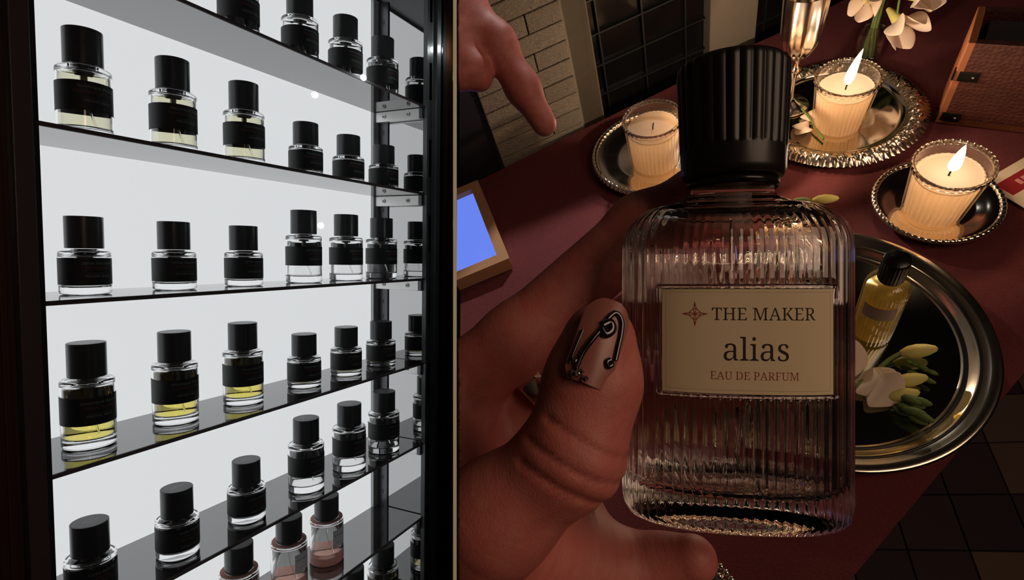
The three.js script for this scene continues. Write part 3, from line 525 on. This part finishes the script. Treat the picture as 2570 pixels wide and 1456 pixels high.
{ // carved wooden box
  const t = onTable(thing('wooden_box', 'carved reddish wooden box with black metal corners and open lid', 'box'), 0.2655, 0.5813, 0.0005, Math.atan2(-0.0257, 0.0698));
  const carve = (x, y) => { const X2 = x * 9, Y2 = y * 6, fx = X2 - Math.floor(X2) - 0.5, fy = Y2 - Math.floor(Y2) - 0.5, d = Math.hypot(fx, fy), a = Math.atan2(fy, fx); return 0.5 + 0.5 * Math.cos(6 * a) * Math.sin(d * 18) + 0.2 * noise(x * 90, y * 90); };
  const bump = grainTexture(512, 512, carve, 0, 255, 1);
  const face = canvas(512, 512, (x) => { x.fillStyle = '#52291d'; x.fillRect(0, 0, 512, 512); for (let j = 0; j < 6; j++) for (let i = 0; i < 9; i++) { x.save(); x.translate((i + 0.5) * 57, (j + 0.5) * 85); x.fillStyle = '#4c2118'; for (let k = 0; k < 6; k++) { x.rotate(Math.PI / 3); x.beginPath(); x.ellipse(13, 0, 11, 5, 0, 0, 7); x.fill(); } x.restore(); } });
  const ply = canvas(256, 512, (x) => { x.fillStyle = '#a2623c'; x.fillRect(0, 0, 256, 512); for (let i = 0; i < 160; i++) { x.strokeStyle = rnd() < 0.5 ? 'rgba(90,40,18,0.3)' : 'rgba(200,140,90,0.2)'; const a = rnd() * 256; x.beginPath(); x.moveTo(a, 0); x.bezierCurveTo(a + 14 * rnd(), 170, a - 14 * rnd(), 340, a + 6, 512); x.stroke(); } });
  const W = 0.17, Hh = 0.10, Dp = 0.064, th = 0.007;
  const fm = std({ map: face, bumpMap: bump, bumpScale: 0.0004, roughness: 0.6 }), pm = std({ map: ply, roughness: 0.65 });
  part('front_panel', box(W, Hh, th, W / 2, Hh / 2, -th / 2), fm, t);
  part('side_panel', box(th, Hh, Dp, -th / 2 + 0.0005, Hh / 2, -Dp / 2, 0.001), pm, t);
  part('back_panel', box(W, Hh, th, W / 2, Hh / 2, -Dp + th / 2), fm, t);
  part('bottom_panel', box(W, th, Dp, W / 2, th / 2, -Dp / 2), pm, t);
  part('side_panel', box(th, Hh, Dp, W - th / 2, Hh / 2, -Dp / 2), pm, t);
  part('dark_lining', box(W - 0.016, 0.004, Dp - 0.016, W / 2, Hh - 0.012, -Dp / 2), M.black, t);
  const iron = std({ color: lin(0.012, 0.010, 0.010), roughness: 0.4, metalness: 0.6 });
  for (const y of [0.010, 0.062]) { const b = part('metal_corner', merge([box(0.018, 0.011, 0.0015, 0.006, y, 0.0006, 0.0005), box(0.0015, 0.011, 0.008, -0.0072, y, -0.003, 0.0005)]), iron, t); part('rivet', new THREE.SphereGeometry(0.0015, 10, 8).translate(0.010, y, 0.0016), silverRim, b); }
}
{ // light box with a blue screen in a wooden frame; its far end is cut off by the partition
  const a = [-0.2107, 0.3838], e = [-0.0686, 0.1313], l = Math.hypot(...e), d = [e[0] / l, e[1] / l], n = [d[1] * -1, d[0]]; // along the right edge, and towards the partition
  const t = onTable(thing('tablet_stand', 'blue glowing tablet screen sunk in a light wooden frame', 'tablet'), a[0], a[1], 0.0008);
  const clip = (pts) => { const out = [], inside = p => (p[1] - 0.5256) * (-0.183 + 0.3165) - (p[0] + 0.3165) * (-0.02 - 0.5256) > 0.0002; for (let i = 0; i < pts.length; i++) { const p = pts[i], q = pts[(i + 1) % pts.length]; const ip = inside(p), iq = inside(q); if (ip) out.push(p); if (ip !== iq) { let lo = 0, hi = 1; for (let k = 0; k < 40; k++) { const m = (lo + hi) / 2, x = [p[0] + (q[0] - p[0]) * m, p[1] + (q[1] - p[1]) * m]; if (inside(x) === ip) lo = m; else hi = m; } out.push([p[0] + (q[0] - p[0]) * lo, p[1] + (q[1] - p[1]) * lo]); } } return out; };
  const P = (s, w) => [a[0] + d[0] * s + n[0] * w, a[1] + d[1] * s + n[1] * w];
  const prism = (pts, y0, y1, hole) => { const c = clip(pts); const sh = new THREE.Shape(c.map(p => new THREE.Vector2(p[0] - a[0], p[1] - a[1]))); const g = new THREE.ExtrudeGeometry(sh, { depth: y1 - y0, bevelEnabled: false }); g.rotateX(-Math.PI / 2); g.translate(0, y0, 0); return g; };
  const fw = 0.0125, L = l + 0.004, frameM = std({ color: lin(0.42, 0.22, 0.11), roughness: 0.6 });
  part('frame_rail', prism([P(0, 0), P(L, 0), P(L, fw), P(0, fw)], 0, 0.020), frameM, t);
  part('frame_rail', prism([P(0, fw), P(fw, fw), P(fw, 0.3), P(0, 0.3)], 0, 0.020), frameM, t);
  part('frame_rail', prism([P(L - fw, fw), P(L, fw), P(L, 0.3), P(L - fw, 0.3)], 0, 0.020), frameM, t);
  part('screen', prism([P(fw, fw), P(L - fw, fw), P(L - fw, 0.3), P(fw, 0.3)], 0, 0.012), std({ color: 0x000000, emissive: lin(0.14, 0.23, 0.86), emissiveIntensity: 1.0 }), t);
  const g = new THREE.RectAreaLight(lin(0.22, 0.32, 1), 0.5, 0.04, 0.10); g.name = 'screen_light'; g.position.set(-0.05, 0.0125, -0.045); g.rotation.set(-Math.PI / 2, 0, 0); g.rotateX(Math.PI); t.add(g);
}

// ================================================================== THE RIBBED BOTTLE IN THE HAND
{
  const o = held(thing('perfume_bottle', 'large ribbed clear glass perfume bottle with cream label and black fluted cap, held in hand', 'perfume bottle'));
  o.rotateY(-0.14); o.translateX(-0.0008);
  const A = 0.0328, B = 0.0185, Y0 = -0.0685, YS = 0.0125, YT = 0.0290, E = 2.5, N = 512, RIBS = 64;
  const sup = (a, b, t) => { const c = Math.cos(t), s = Math.sin(t); return [a * Math.sign(c) * Math.pow(Math.abs(c), 2 / E), b * Math.sign(s) * Math.pow(Math.abs(s), 2 / E)]; };
  // even steps along the outline so that the flutes are evenly wide
  const table = []; let len = 0, last = sup(A, B, 0); for (let k = 0; k <= 4000; k++) { const p = sup(A, B, k / 4000 * Math.PI * 2); len += Math.hypot(p[0] - last[0], p[1] - last[1]); table.push(len); last = p; }
  const angles = []; { let k = 0; for (let i = 0; i <= N; i++) { const want = i / N * len; while (k < 4000 && table[k] < want) k++; angles.push(k / 4000 * Math.PI * 2); } }
  const smooth = (a, b, x) => { const t = Math.min(1, Math.max(0, (x - a) / (b - a))); return t * t * (3 - 2 * t); };
  const LX = 0.0230, LY0 = -0.0285, LY1 = 0.0004;   // the label's frame
  function shell(levels, grow, flute) { // levels: [inset, y]
    const pos = [], idx = [], n = levels.length;
    for (let i = 0; i <= N; i++) for (let k = 0; k < n; k++) {
      const [ins, y] = levels[k], a = Math.max(0.00005, A + grow - ins), b = Math.max(0.00004, B + grow - ins * 0.86), [x, z] = sup(a, b, angles[i % N]);
      let f = flute ? flute * (Math.abs(Math.cos(i / N * Math.PI * RIBS)) - 0.55) : 0;
      f *= 1 - 0.75 * smooth(-0.004, 0.010, y) * smooth(0.026, 0.020, Math.abs(x)); f *= smooth(0, 0.004, y - Y0) * (1 - smooth(0.002, 0.0095, ins)) * (ins > 0.02 ? 0 : 1);
      const inLabel = z > 0 ? smooth(LX + 0.0012, LX - 0.0006, Math.abs(x)) * smooth(LY0 - 0.0012, LY0 + 0.0004, y) * smooth(LY1 + 0.0012, LY1 - 0.0004, y) : 0;
      f = f * (1 - inLabel) - 0.0004 * inLabel;
      const nx = x / (a * a), nz = z / (b * b), m = Math.hypot(nx, nz) || 1;
      pos.push(x + f * nx / m, y, z + f * nz / m);
    }
    for (let i = 0; i < N; i++) for (let k = 0; k < n - 1; k++) { const p = i * n + k; idx.push(p, p + 1, p + n + 1, p, p + n + 1, p + n); }
    const g = new THREE.BufferGeometry(); g.setAttribute('position', new THREE.Float32BufferAttribute(pos, 3)); g.setIndex(idx); g.computeVertexNormals(); return g;
  }
  const outer = [[A, Y0 + 0.0022], [A * 0.5, Y0 + 0.0016], [0.0075, Y0 + 0.0002], [0.0040, Y0], [0.0016, Y0 + 0.0012], [0.0004, Y0 + 0.0036], [0, Y0 + 0.007]];
  for (let k = 1; k <= 44; k++) outer.push([0, Y0 + 0.007 + (YS - Y0 - 0.007) * k / 44]);
  for (let k = 1; k <= 12; k++) { const a = k / 12 * Math.PI / 2; outer.push([0.0145 * (1 - Math.cos(a)), YS + 0.0138 * Math.sin(a)]); }
  outer.push([0.0180, YT - 0.0012], [0.0198, YT - 0.0004], [0.0205, YT + 0.0010], [0.0207, YT + 0.0030]);
  const inner = [[0.0231, YT + 0.0030], [0.0229, YT - 0.0030], [0.0200, YT - 0.0045]];
  for (let k = 0; k <= 10; k++) { const a = (1 - k / 10) * Math.PI / 2; inner.push([0.0034 + 0.0125 * (1 - Math.cos(a)), YS - 0.0010 + 0.0115 * Math.sin(a)]); }
  for (let k = 1; k <= 16; k++) inner.push([0.0034, YS - 0.001 + (Y0 + 0.0145 - YS) * k / 16]);
  inner.push([0.0044, Y0 + 0.0115], [0.0070, Y0 + 0.0096], [0.012, Y0 + 0.0092], [A, Y0 + 0.0098]);
  const glass = phy({ color: 0xffffff, transmission: 1, thickness: 0.003, roughness: 0, ior: 1.48 });
  part('ribbed_glass', shell([...outer, ...inner], 0, 0.00048), glass, o);
  // liquid: the cavity, cut level with the table
  const cav = [[A, Y0 + 0.0100], [0.012, Y0 + 0.0094], [0.0072, Y0 + 0.0098], [0.0046, Y0 + 0.0117]];
  for (let k = 1; k <= 16; k++) cav.push([0.0036, Y0 + 0.0135 + (YS - Y0 - 0.0145) * k / 16]);
  for (let k = 1; k <= 10; k++) { const a = k / 10 * Math.PI / 2; cav.push([0.0036 + 0.0123 * (1 - Math.cos(a)), YS - 0.0010 + 0.0111 * Math.sin(a)]); }
  cav.push([A, YS + 0.0103]);
  const lg = shell(cav, 0, 0); lg.setAttribute('uv', new THREE.Float32BufferAttribute(new Float32Array(lg.attributes.position.count * 2), 2));
  const cut = new Brush(new THREE.BoxGeometry(0.3, 0.3, 0.3)), lb = new Brush(lg);
  const up = V3(-0.25909, 0.56076, 0.78639), at = V3(0, 0.0046, 0.0135);
  cut.quaternion.setFromUnitVectors(V3(0, 1, 0), up); cut.position.copy(at).addScaledVector(up, 0.15); cut.updateMatrixWorld(); lb.updateMatrixWorld();
  const ev = new Evaluator(); ev.attributes = ['position', 'normal', 'uv']; const liquid = ev.evaluate(lb, cut, SUBTRACTION);
  part('liquid', liquid.geometry, phy({ color: lin(0.985, 0.96, 0.94), transmission: 1, thickness: 0, roughness: 0, ior: 1.3 }), o);
  part('dip_tube', tube([[0, 0.024, 0], [0.0004, -0.01, 0.001], [0.0014, -0.04, 0.003], [0.004, Y0 + 0.012, 0.006]], 0.0013, 24, 8), phy({ color: 0xffffff, transmission: 1, thickness: 0.001, roughness: 0.02, ior: 1.42 }), o);
  part('pump', lathe([[0.0001, 0.014], [0.0022, 0.014], [0.0026, 0.019], [0.0050, 0.020], [0.0055, 0.029], [0.0001, 0.029]], 20), phy({ color: lin(0.9, 0.85, 0.8), transmission: 0.9, thickness: 0, roughness: 0.25 }), o);
  part('neck_collar', lathe([[0.0001, YT + 0.0015], [0.0126, YT + 0.0015], [0.0132, YT + 0.0026], [0.0132, YT + 0.0040], [0.0001, YT + 0.0042]], 48), phy({ color: lin(0.012, 0.010, 0.010), roughness: 0.2, metalness: 0.3 }), o);
  // cap
  const cy = YT + 0.0040, capP = [[0.0001, cy], [0.0127, cy], [0.0143, cy + 0.0010], [0.0150, cy + 0.0030], [0.01515, cy + 0.0085]];
  for (let k = 0; k <= 8; k++) capP.push([0.0152 + 0.0010 * k / 8, cy + 0.0095 + 0.0232 * k / 8]);
  capP.push([0.0160, cy + 0.0343], [0.0150, cy + 0.0352], [0.0001, cy + 0.0356]);
  const ck = capP.length - 1;
  part('cap', ringSurface(capP, 480, (a, s) => { const k = s * ck; return [k > 4.4 && k < 14.2 ? 0.0006 * (Math.abs(Math.cos(a * 14)) - 0.7) : 0, 0]; }), phy({ color: lin(0.010, 0.0085, 0.008), roughness: 0.36, ior: 1.45 }), o);
  // label: paper following the curve of the glass, and the glass frame round it
  const zAt = (x, out) => (B + out) * Math.pow(Math.max(0, 1 - Math.pow(Math.abs(x) / (A + out), E)), 1 / E);
  const map = canvas(1280, 800, (x) => {
    x.fillStyle = '#cdbd9c'; x.fillRect(0, 0, 1280, 800);
    for (let i = 0; i < 9000; i++) { x.fillStyle = rnd() < 0.5 ? 'rgba(120,100,70,0.10)' : 'rgba(235,225,200,0.12)'; x.fillRect(rnd() * 1280, rnd() * 800, 1 + rnd() * 5, 1 + rnd() * 2); }
    x.strokeStyle = 'rgba(150,132,100,0.8)'; x.lineWidth = 3; x.strokeRect(26, 28, 1228, 744);
    // eight-pointed emblem
    x.save(); x.translate(240, 195); x.strokeStyle = x.fillStyle = '#7d2a20'; x.lineWidth = 6;
    for (let k = 0; k < 4; k++) { x.rotate(Math.PI / 2); x.beginPath(); x.moveTo(-9, -62); x.lineTo(0, -100); x.lineTo(9, -62); x.fill(); x.beginPath(); x.moveTo(0, -70); x.quadraticCurveTo(16, -16, 70, 0); x.stroke(); x.beginPath(); x.ellipse(0, -26, 8, 17, 0, 0, 7); x.stroke(); }
    x.beginPath(); x.arc(0, 0, 9, 0, 7); x.fill(); x.restore();
    x.fillStyle = '#241a16'; x.font = '132px serif'; x.textAlign = 'left';
    const spread = (text, px, py, width) => { const w = x.measureText(text).width; x.save(); x.translate(px, py); x.scale(width / w, 1); x.fillText(text, 0, 0); x.restore(); };
    spread('THE MAKER', 362, 240, 770);
    x.font = '236px serif'; spread('alias', 440, 545, 500);
    x.fillStyle = '#7a3328'; x.font = '84px serif'; spread('EAU DE PARFUM', 350, 690, 660);
  });
  const lg2 = new THREE.PlaneGeometry(LX * 2 - 0.0006, LY1 - LY0, 48, 1), lp = lg2.attributes.position; for (let i = 0; i < lp.count; i++) lp.setZ(i, zAt(lp.getX(i), 0) + 0.00005); lg2.computeVertexNormals();
  const lgb = lg2.clone(); { const q = lgb.attributes.position; for (let i = 0; i < q.count; i++) q.setZ(i, q.getZ(i) - 0.0003); }
  const lab = part('paper_label', lg2, std({ map, roughness: 0.85 }), o); lab.position.y = (LY0 + LY1) / 2;
  part('backing', lgb, std({ color: lin(0.42, 0.26, 0.2), roughness: 0.9 }), lab);
  const loop = []; const add = (x, y) => loop.push(V3(x, y, zAt(x, 0) + 0.0001));
  const fx = LX + 0.0006, y0 = LY0 - 0.0006, y1 = LY1 + 0.0006;
  for (let k = 0; k < 24; k++) add(-fx + 2 * fx * k / 24, y1); for (let k = 0; k < 12; k++) add(fx, y1 + (y0 - y1) * k / 12); for (let k = 0; k < 24; k++) add(fx - 2 * fx * k / 24, y0); for (let k = 0; k < 12; k++) add(-fx, y0 + (y1 - y0) * k / 12);
  part('label_frame', new THREE.TubeGeometry(new THREE.CatmullRomCurve3(loop, true, 'catmullrom', 0.1), 300, 0.0007, 8, true), glass, o);
}

// ================================================================== HANDS
function mesh3d(sdf, lo, hi, cell) { // surface nets
  const n = [0, 1, 2].map(i => Math.ceil((hi[i] - lo[i]) / cell) + 1), at = (i, j, k) => i + n[0] * (j + n[1] * k), D = new Float32Array(n[0] * n[1] * n[2]);
  for (let k = 0; k < n[2]; k++) for (let j = 0; j < n[1]; j++) for (let i = 0; i < n[0]; i++) D[at(i, j, k)] = sdf(lo[0] + i * cell, lo[1] + j * cell, lo[2] + k * cell);
  const id = new Int32Array(D.length).fill(-1), pos = [], nor = [], idx = [];
  for (let k = 0; k < n[2] - 1; k++) for (let j = 0; j < n[1] - 1; j++) for (let i = 0; i < n[0] - 1; i++) {
    let s = 0, x = 0, y = 0, z = 0, c = 0; const d = [];
    for (let m = 0; m < 8; m++) { const v = D[at(i + (m & 1), j + ((m >> 1) & 1), k + (m >> 2))]; d.push(v); if (v < 0) s++; }
    if (s === 0 || s === 8) continue;
    for (let a = 0; a < 8; a++) for (const bit of [1, 2, 4]) { const b = a | bit; if (a & bit || (d[a] < 0) === (d[b] < 0)) continue; const t = d[a] / (d[a] - d[b]); x += (a & 1) + (bit === 1 ? t : 0); y += ((a >> 1) & 1) + (bit === 2 ? t : 0); z += (a >> 2) + (bit === 4 ? t : 0); c++; }
    const p = [lo[0] + (i + x / c) * cell, lo[1] + (j + y / c) * cell, lo[2] + (k + z / c) * cell], e = cell * 0.5;
    id[at(i, j, k)] = pos.length / 3; pos.push(...p);
    const g = V3(sdf(p[0] + e, p[1], p[2]) - sdf(p[0] - e, p[1], p[2]), sdf(p[0], p[1] + e, p[2]) - sdf(p[0], p[1] - e, p[2]), sdf(p[0], p[1], p[2] + e) - sdf(p[0], p[1], p[2] - e)).normalize(); nor.push(g.x, g.y, g.z);
  }
  const quad = (a, b, c, d, flip) => { if (a < 0 || b < 0 || c < 0 || d < 0) return; flip ? idx.push(a, c, b, a, d, c) : idx.push(a, b, c, a, c, d); };
  for (let k = 1; k < n[2] - 1; k++) for (let j = 1; j < n[1] - 1; j++) for (let i = 1; i < n[0] - 1; i++) {
    const v = D[at(i, j, k)] < 0;
    if (v !== D[at(i + 1, j, k)] < 0) quad(id[at(i, j - 1, k - 1)], id[at(i, j, k - 1)], id[at(i, j, k)], id[at(i, j - 1, k)], !v);
    if (v !== D[at(i, j + 1, k)] < 0) quad(id[at(i - 1, j, k - 1)], id[at(i - 1, j, k)], id[at(i, j, k)], id[at(i, j, k - 1)], !v);
    if (v !== D[at(i, j, k + 1)] < 0) quad(id[at(i - 1, j - 1, k)], id[at(i, j - 1, k)], id[at(i, j, k)], id[at(i - 1, j, k)], !v);
  }
  const g = new THREE.BufferGeometry(); g.setAttribute('position', new THREE.Float32BufferAttribute(pos, 3)); g.setAttribute('normal', new THREE.Float32BufferAttribute(nor, 3)); g.setIndex(idx);
  const uv = []; for (let i = 0; i < pos.length; i += 3) uv.push(pos[i] * 12, (pos[i + 1] + pos[i + 2] * 0.7) * 12); g.setAttribute('uv', new THREE.Float32BufferAttribute(uv, 2)); return g;
}
const bone = (a, b, ra, rb) => { const d = [b[0] - a[0], b[1] - a[1], b[2] - a[2]], l2 = d[0] * d[0] + d[1] * d[1] + d[2] * d[2]; return (x, y, z) => { const t = Math.min(1, Math.max(0, ((x - a[0]) * d[0] + (y - a[1]) * d[1] + (z - a[2]) * d[2]) / l2)); return Math.hypot(x - a[0] - d[0] * t, y - a[1] - d[1] * t, z - a[2] - d[2] * t) - (ra + (rb - ra) * t); }; };
const chain = (pts) => pts.slice(1).map((p, i) => bone(pts[i], p, pts[i][3], p[3]));
const smin = (a, b, k) => { const h = Math.max(0, k - Math.abs(a - b)) / k; return Math.min(a, b) - h * h * k / 4; };
const limb = (bones, k) => (x, y, z) => { let d = 1; for (const b of bones) d = smin(d, b(x, y, z), k); return d; };
const skinBump = grainTexture(512, 512, (x, y) => 0.5 + 0.4 * noise(x * 70, y * 70) + 0.4 * noise(x * 150 + 9, y * 150), 0, 255, 3);
const skinMap = canvas(512, 512, (x) => { x.fillStyle = '#b4665e'; x.fillRect(0, 0, 512, 512); for (let i = 0; i < 1500; i++) { x.fillStyle = ['rgba(190,90,84,0.10)', 'rgba(150,84,70,0.10)', 'rgba(205,140,120,0.10)'][i % 3]; x.beginPath(); x.arc(rnd() * 512, rnd() * 512, 3 + rnd() * 16, 0, 7); x.fill(); } }); skinMap.wrapS = skinMap.wrapT = THREE.RepeatWrapping;
const skin = phy({ map: skinMap, roughness: 0.55, bumpMap: skinBump, bumpScale: 0.00005, sheen: 0.25, sheenColor: new THREE.Color(0x9a4a44) });
{
  const hand = held(thing('person', 'bare left hand with long painted thumbnail and a ring, holding the ribbed bottle', 'person'));
  const thumb = limb(chain([[-0.0900, -0.0850, -0.002, 0.0240], [-0.0722, -0.0612, 0.020, 0.0142], [-0.0525, -0.0420, 0.0275, 0.0118], [-0.0470, -0.0240, 0.0245, 0.0112], [-0.0447, -0.0128, 0.0215, 0.0093]]), 0.008);
  const index = limb(chain([[-0.0990, -0.0440, -0.035, 0.0150], [-0.0656, -0.0176, -0.030, 0.0128], [-0.0213, 0.0226, -0.0305, 0.0114], [0.0009, 0.0345, -0.0315, 0.0100], [0.0170, 0.0320, -0.0315, 0.0085]]), 0.006);
  const middle = limb(chain([[-0.0811, -0.0617, -0.045, 0.0150], [-0.0503, -0.0310, -0.044, 0.0128], [-0.0058, -0.0018, -0.036, 0.0112], [0.0200, 0.0012, -0.0305, 0.0088]]), 0.006);
  const ringF = limb(chain([[-0.0700, -0.0817, -0.046, 0.0150], [-0.0380, -0.0541, -0.044, 0.0124], [0.0003, -0.0348, -0.036, 0.0108], [0.0205, -0.0325, -0.0300, 0.0086]]), 0.006);
  const pinky = limb(chain([[-0.0620, -0.1130, -0.034, 0.0150], [-0.0300, -0.1010, -0.028, 0.0116], [-0.0170, -0.0950, -0.022, 0.0098], [-0.0080, -0.0900, -0.016, 0.0082]]), 0.006);
  const palm = limb([bone([-0.100, -0.075, -0.042, ], [-0.068, -0.104, -0.036], 0.026, 0.024), bone([-0.098, -0.060, -0.030], [-0.088, -0.085, -0.004], 0.020, 0.024), bone([-0.075, -0.070, -0.05], [-0.05, -0.085, -0.048], 0.016, 0.014), bone([-0.0680, -0.0885, -0.018], [-0.0300, -0.0990, -0.024], 0.0145, 0.0108)], 0.02);
  const creases = [[[-0.0655, -0.0420, 0.0345], [-0.0500, -0.0500, 0.0400], [-0.0425, -0.0540, 0.0330]], [[-0.0635, -0.0370, 0.0350], [-0.0480, -0.0450, 0.0400], [-0.0410, -0.0475, 0.0330]], [[-0.0590, -0.0315, 0.0350], [-0.0470, -0.0385, 0.0390], [-0.0400, -0.0415, 0.0310]]].flatMap(c => [bone([c[0][0], c[0][1], 0], [c[1][0], c[1][1], 0], 0, 0), bone([c[1][0], c[1][1], 0], [c[2][0], c[2][1], 0], 0, 0)]);
  const sdf = (x, y, z) => {
    let d = smin(smin(index(x, y, z), palm(x, y, z), 0.016), middle(x, y, z), 0.004);
    d = smin(d, ringF(x, y, z), 0.004); d = smin(d, pinky(x, y, z), 0.004); d = smin(d, palm(x, y, z), 0.01);
    d = smin(d, thumb(x, y, z), 0.006);
    if (z > 0.022 && Math.abs(d) < 0.004) { let e = 1; for (const c of creases) e = Math.min(e, c(x, y, 0)); d += 0.00065 * Math.exp(-e * e / 1.5e-6) * Math.min(1, (z - 0.022) / 0.006); }
    // the screen beside the table ends the hand
    const depth = 0.17 - z, pl = -(x + 0.068) - 0.0975 * depth;
    return Math.max(d, pl);
  };
  part('skin', mesh3d(sdf, [-0.102, -0.128, -0.068], [0.034, 0.052, 0.046], 0.0011), skin, hand);
  // long thumbnail with dark line art
  const a = V3(-0.0508, -0.0225, 0.0372), b = V3(-0.0430, -0.0030, 0.0308), dir = b.clone().sub(a), len = dir.length(); dir.normalize();
  const side = V3(0.92, -0.38, 0.1).addScaledVector(dir, -V3(0.92, -0.38, 0.1).dot(dir)).normalize(), upv = side.clone().cross(dir).normalize(); if (upv.z < 0) upv.negate();
  const on = (s, w, lift = 0) => { const hw = 0.0058 * (s < 0.12 ? 0.75 + 2 * s : s > 0.75 ? Math.sqrt(Math.max(0.02, 1 - Math.pow((s - 0.75) / 0.27, 2))) : 1); const q = w * hw; return a.clone().addScaledVector(dir, s * len).addScaledVector(side, q).addScaledVector(upv, 0.0014 - q * q * 62 + 0.0012 * Math.sin(s * 3) + lift); };
  const np = [], ni = [], NS = 24, NW = 14; for (const off of [0, -0.0007]) for (let i = 0; i <= NS; i++) for (let j = 0; j <= NW; j++) np.push(...on(i / NS, j / NW * 2 - 1, off).toArray());
  const half = (NS + 1) * (NW + 1); for (let i = 0; i < NS; i++) for (let j = 0; j < NW; j++) { const p = i * (NW + 1) + j; ni.push(p, p + 1, p + NW + 2, p, p + NW + 2, p + NW + 1, half + p, half + p + NW + 2, half + p + 1, half + p, half + p + NW + 1, half + p + NW + 2); }
  const ng = new THREE.BufferGeometry(); ng.setAttribute('position', new THREE.Float32BufferAttribute(np, 3)); ng.setIndex(ni); ng.computeVertexNormals();
  const nail = part('thumbnail', ng, phy({ color: lin(0.30, 0.11, 0.09), roughness: 0.32 }), hand);
  const ink = phy({ color: lin(0.010, 0.008, 0.008), roughness: 0.2, clearcoat: 1 });
  const draw = (pts, r) => part('line_art', tube(pts.map(([s, w]) => on(s, w, 0.0003)), r, 40, 8), ink, nail);
  draw([[0.12, -0.55], [0.30, -0.5], [0.48, -0.30], [0.66, -0.05], [0.78, 0.05], [0.86, 0.30], [0.80, 0.60], [0.66, 0.74], [0.5, 0.80], [0.36, 0.86]], 0.00075);
  draw([[0.66, -0.1], [0.72, 0.15], [0.66, 0.3], [0.58, 0.12], [0.62, -0.1]], 0.0012);
  draw([[0.34, 0.66], [0.30, 0.55], [0.26, 0.66], [0.30, 0.78], [0.34, 0.66]], 0.0007);
  draw([[0.16, -0.85], [0.36, -0.84], [0.55, -0.80]], 0.0004);
  for (const [s, w, r] of [[0.06, -0.6, 0.0013], [0.10, -0.3, 0.0009], [0.04, -0.1, 0.0010], [0.2, -0.7, 0.0008]]) part('rhinestone', new THREE.IcosahedronGeometry(r, 0).translate(...on(s, w, 0.0006).toArray()), silver, nail);
  // ring on the middle finger
  const rg = held(thing('finger_ring', 'silver ring with small stones on the finger behind the thumb', 'ring'));
  const c = V3(-0.0565, -0.0372, -0.0420), ax = V3(0.0308, 0.0307, 0.001).normalize(), q = new THREE.Quaternion().setFromUnitVectors(V3(0, 1, 0), ax);
  const band = part('band', lathe([[0.0150, -0.0046], [0.0170, -0.0044], [0.0174, 0], [0.0170, 0.0044], [0.0150, 0.0046], [0.0150, -0.0046]], 64), silver, rg); band.position.copy(c); band.quaternion.copy(q);
  for (let k = 0; k < 40; k++) { const an = k / 40 * Math.PI * 2; part('stone', new THREE.OctahedronGeometry(0.0014).translate(Math.sin(an) * 0.0176, 0.0028, Math.cos(an) * 0.0176), silverRim, band); }
}
{ // the other person's pointing hand behind
  const p = held(thing('person', 'pointing hand of another person reaching in over the brick pier', 'person'));
  const finger = limb(chain([[-0.1050, 0.2000, -0.238, 0.0200], [-0.0800, 0.1770, -0.231, 0.0135], [-0.0600, 0.1445, -0.230, 0.0108], [-0.0448, 0.1190, -0.230, 0.0088]]), 0.01);
  const rest = limb([...chain([[-0.1250, 0.2100, -0.236, 0.0200], [-0.1080, 0.1700, -0.228, 0.0150], [-0.0960, 0.1560, -0.224, 0.0105], [-0.0905, 0.1495, -0.226, 0.0085]]), bone([-0.115, 0.235, -0.24], [-0.105, 0.185, -0.236], 0.026, 0.022), bone([-0.1180, 0.178, -0.226], [-0.1060, 0.1500, -0.222], 0.0125, 0.010)], 0.008);
  const sdf = (x, y, z) => { const d = smin(finger(x, y, z), rest(x, y, z), 0.006), depth = 0.17 - z; return Math.max(d, -(x + 0.068) - 0.0975 * depth); };
  part('skin', mesh3d(sdf, [-0.150, 0.095, -0.275], [-0.025, 0.262, -0.195], 0.0018), skin, p);
}

renderer.render(scene, camera);
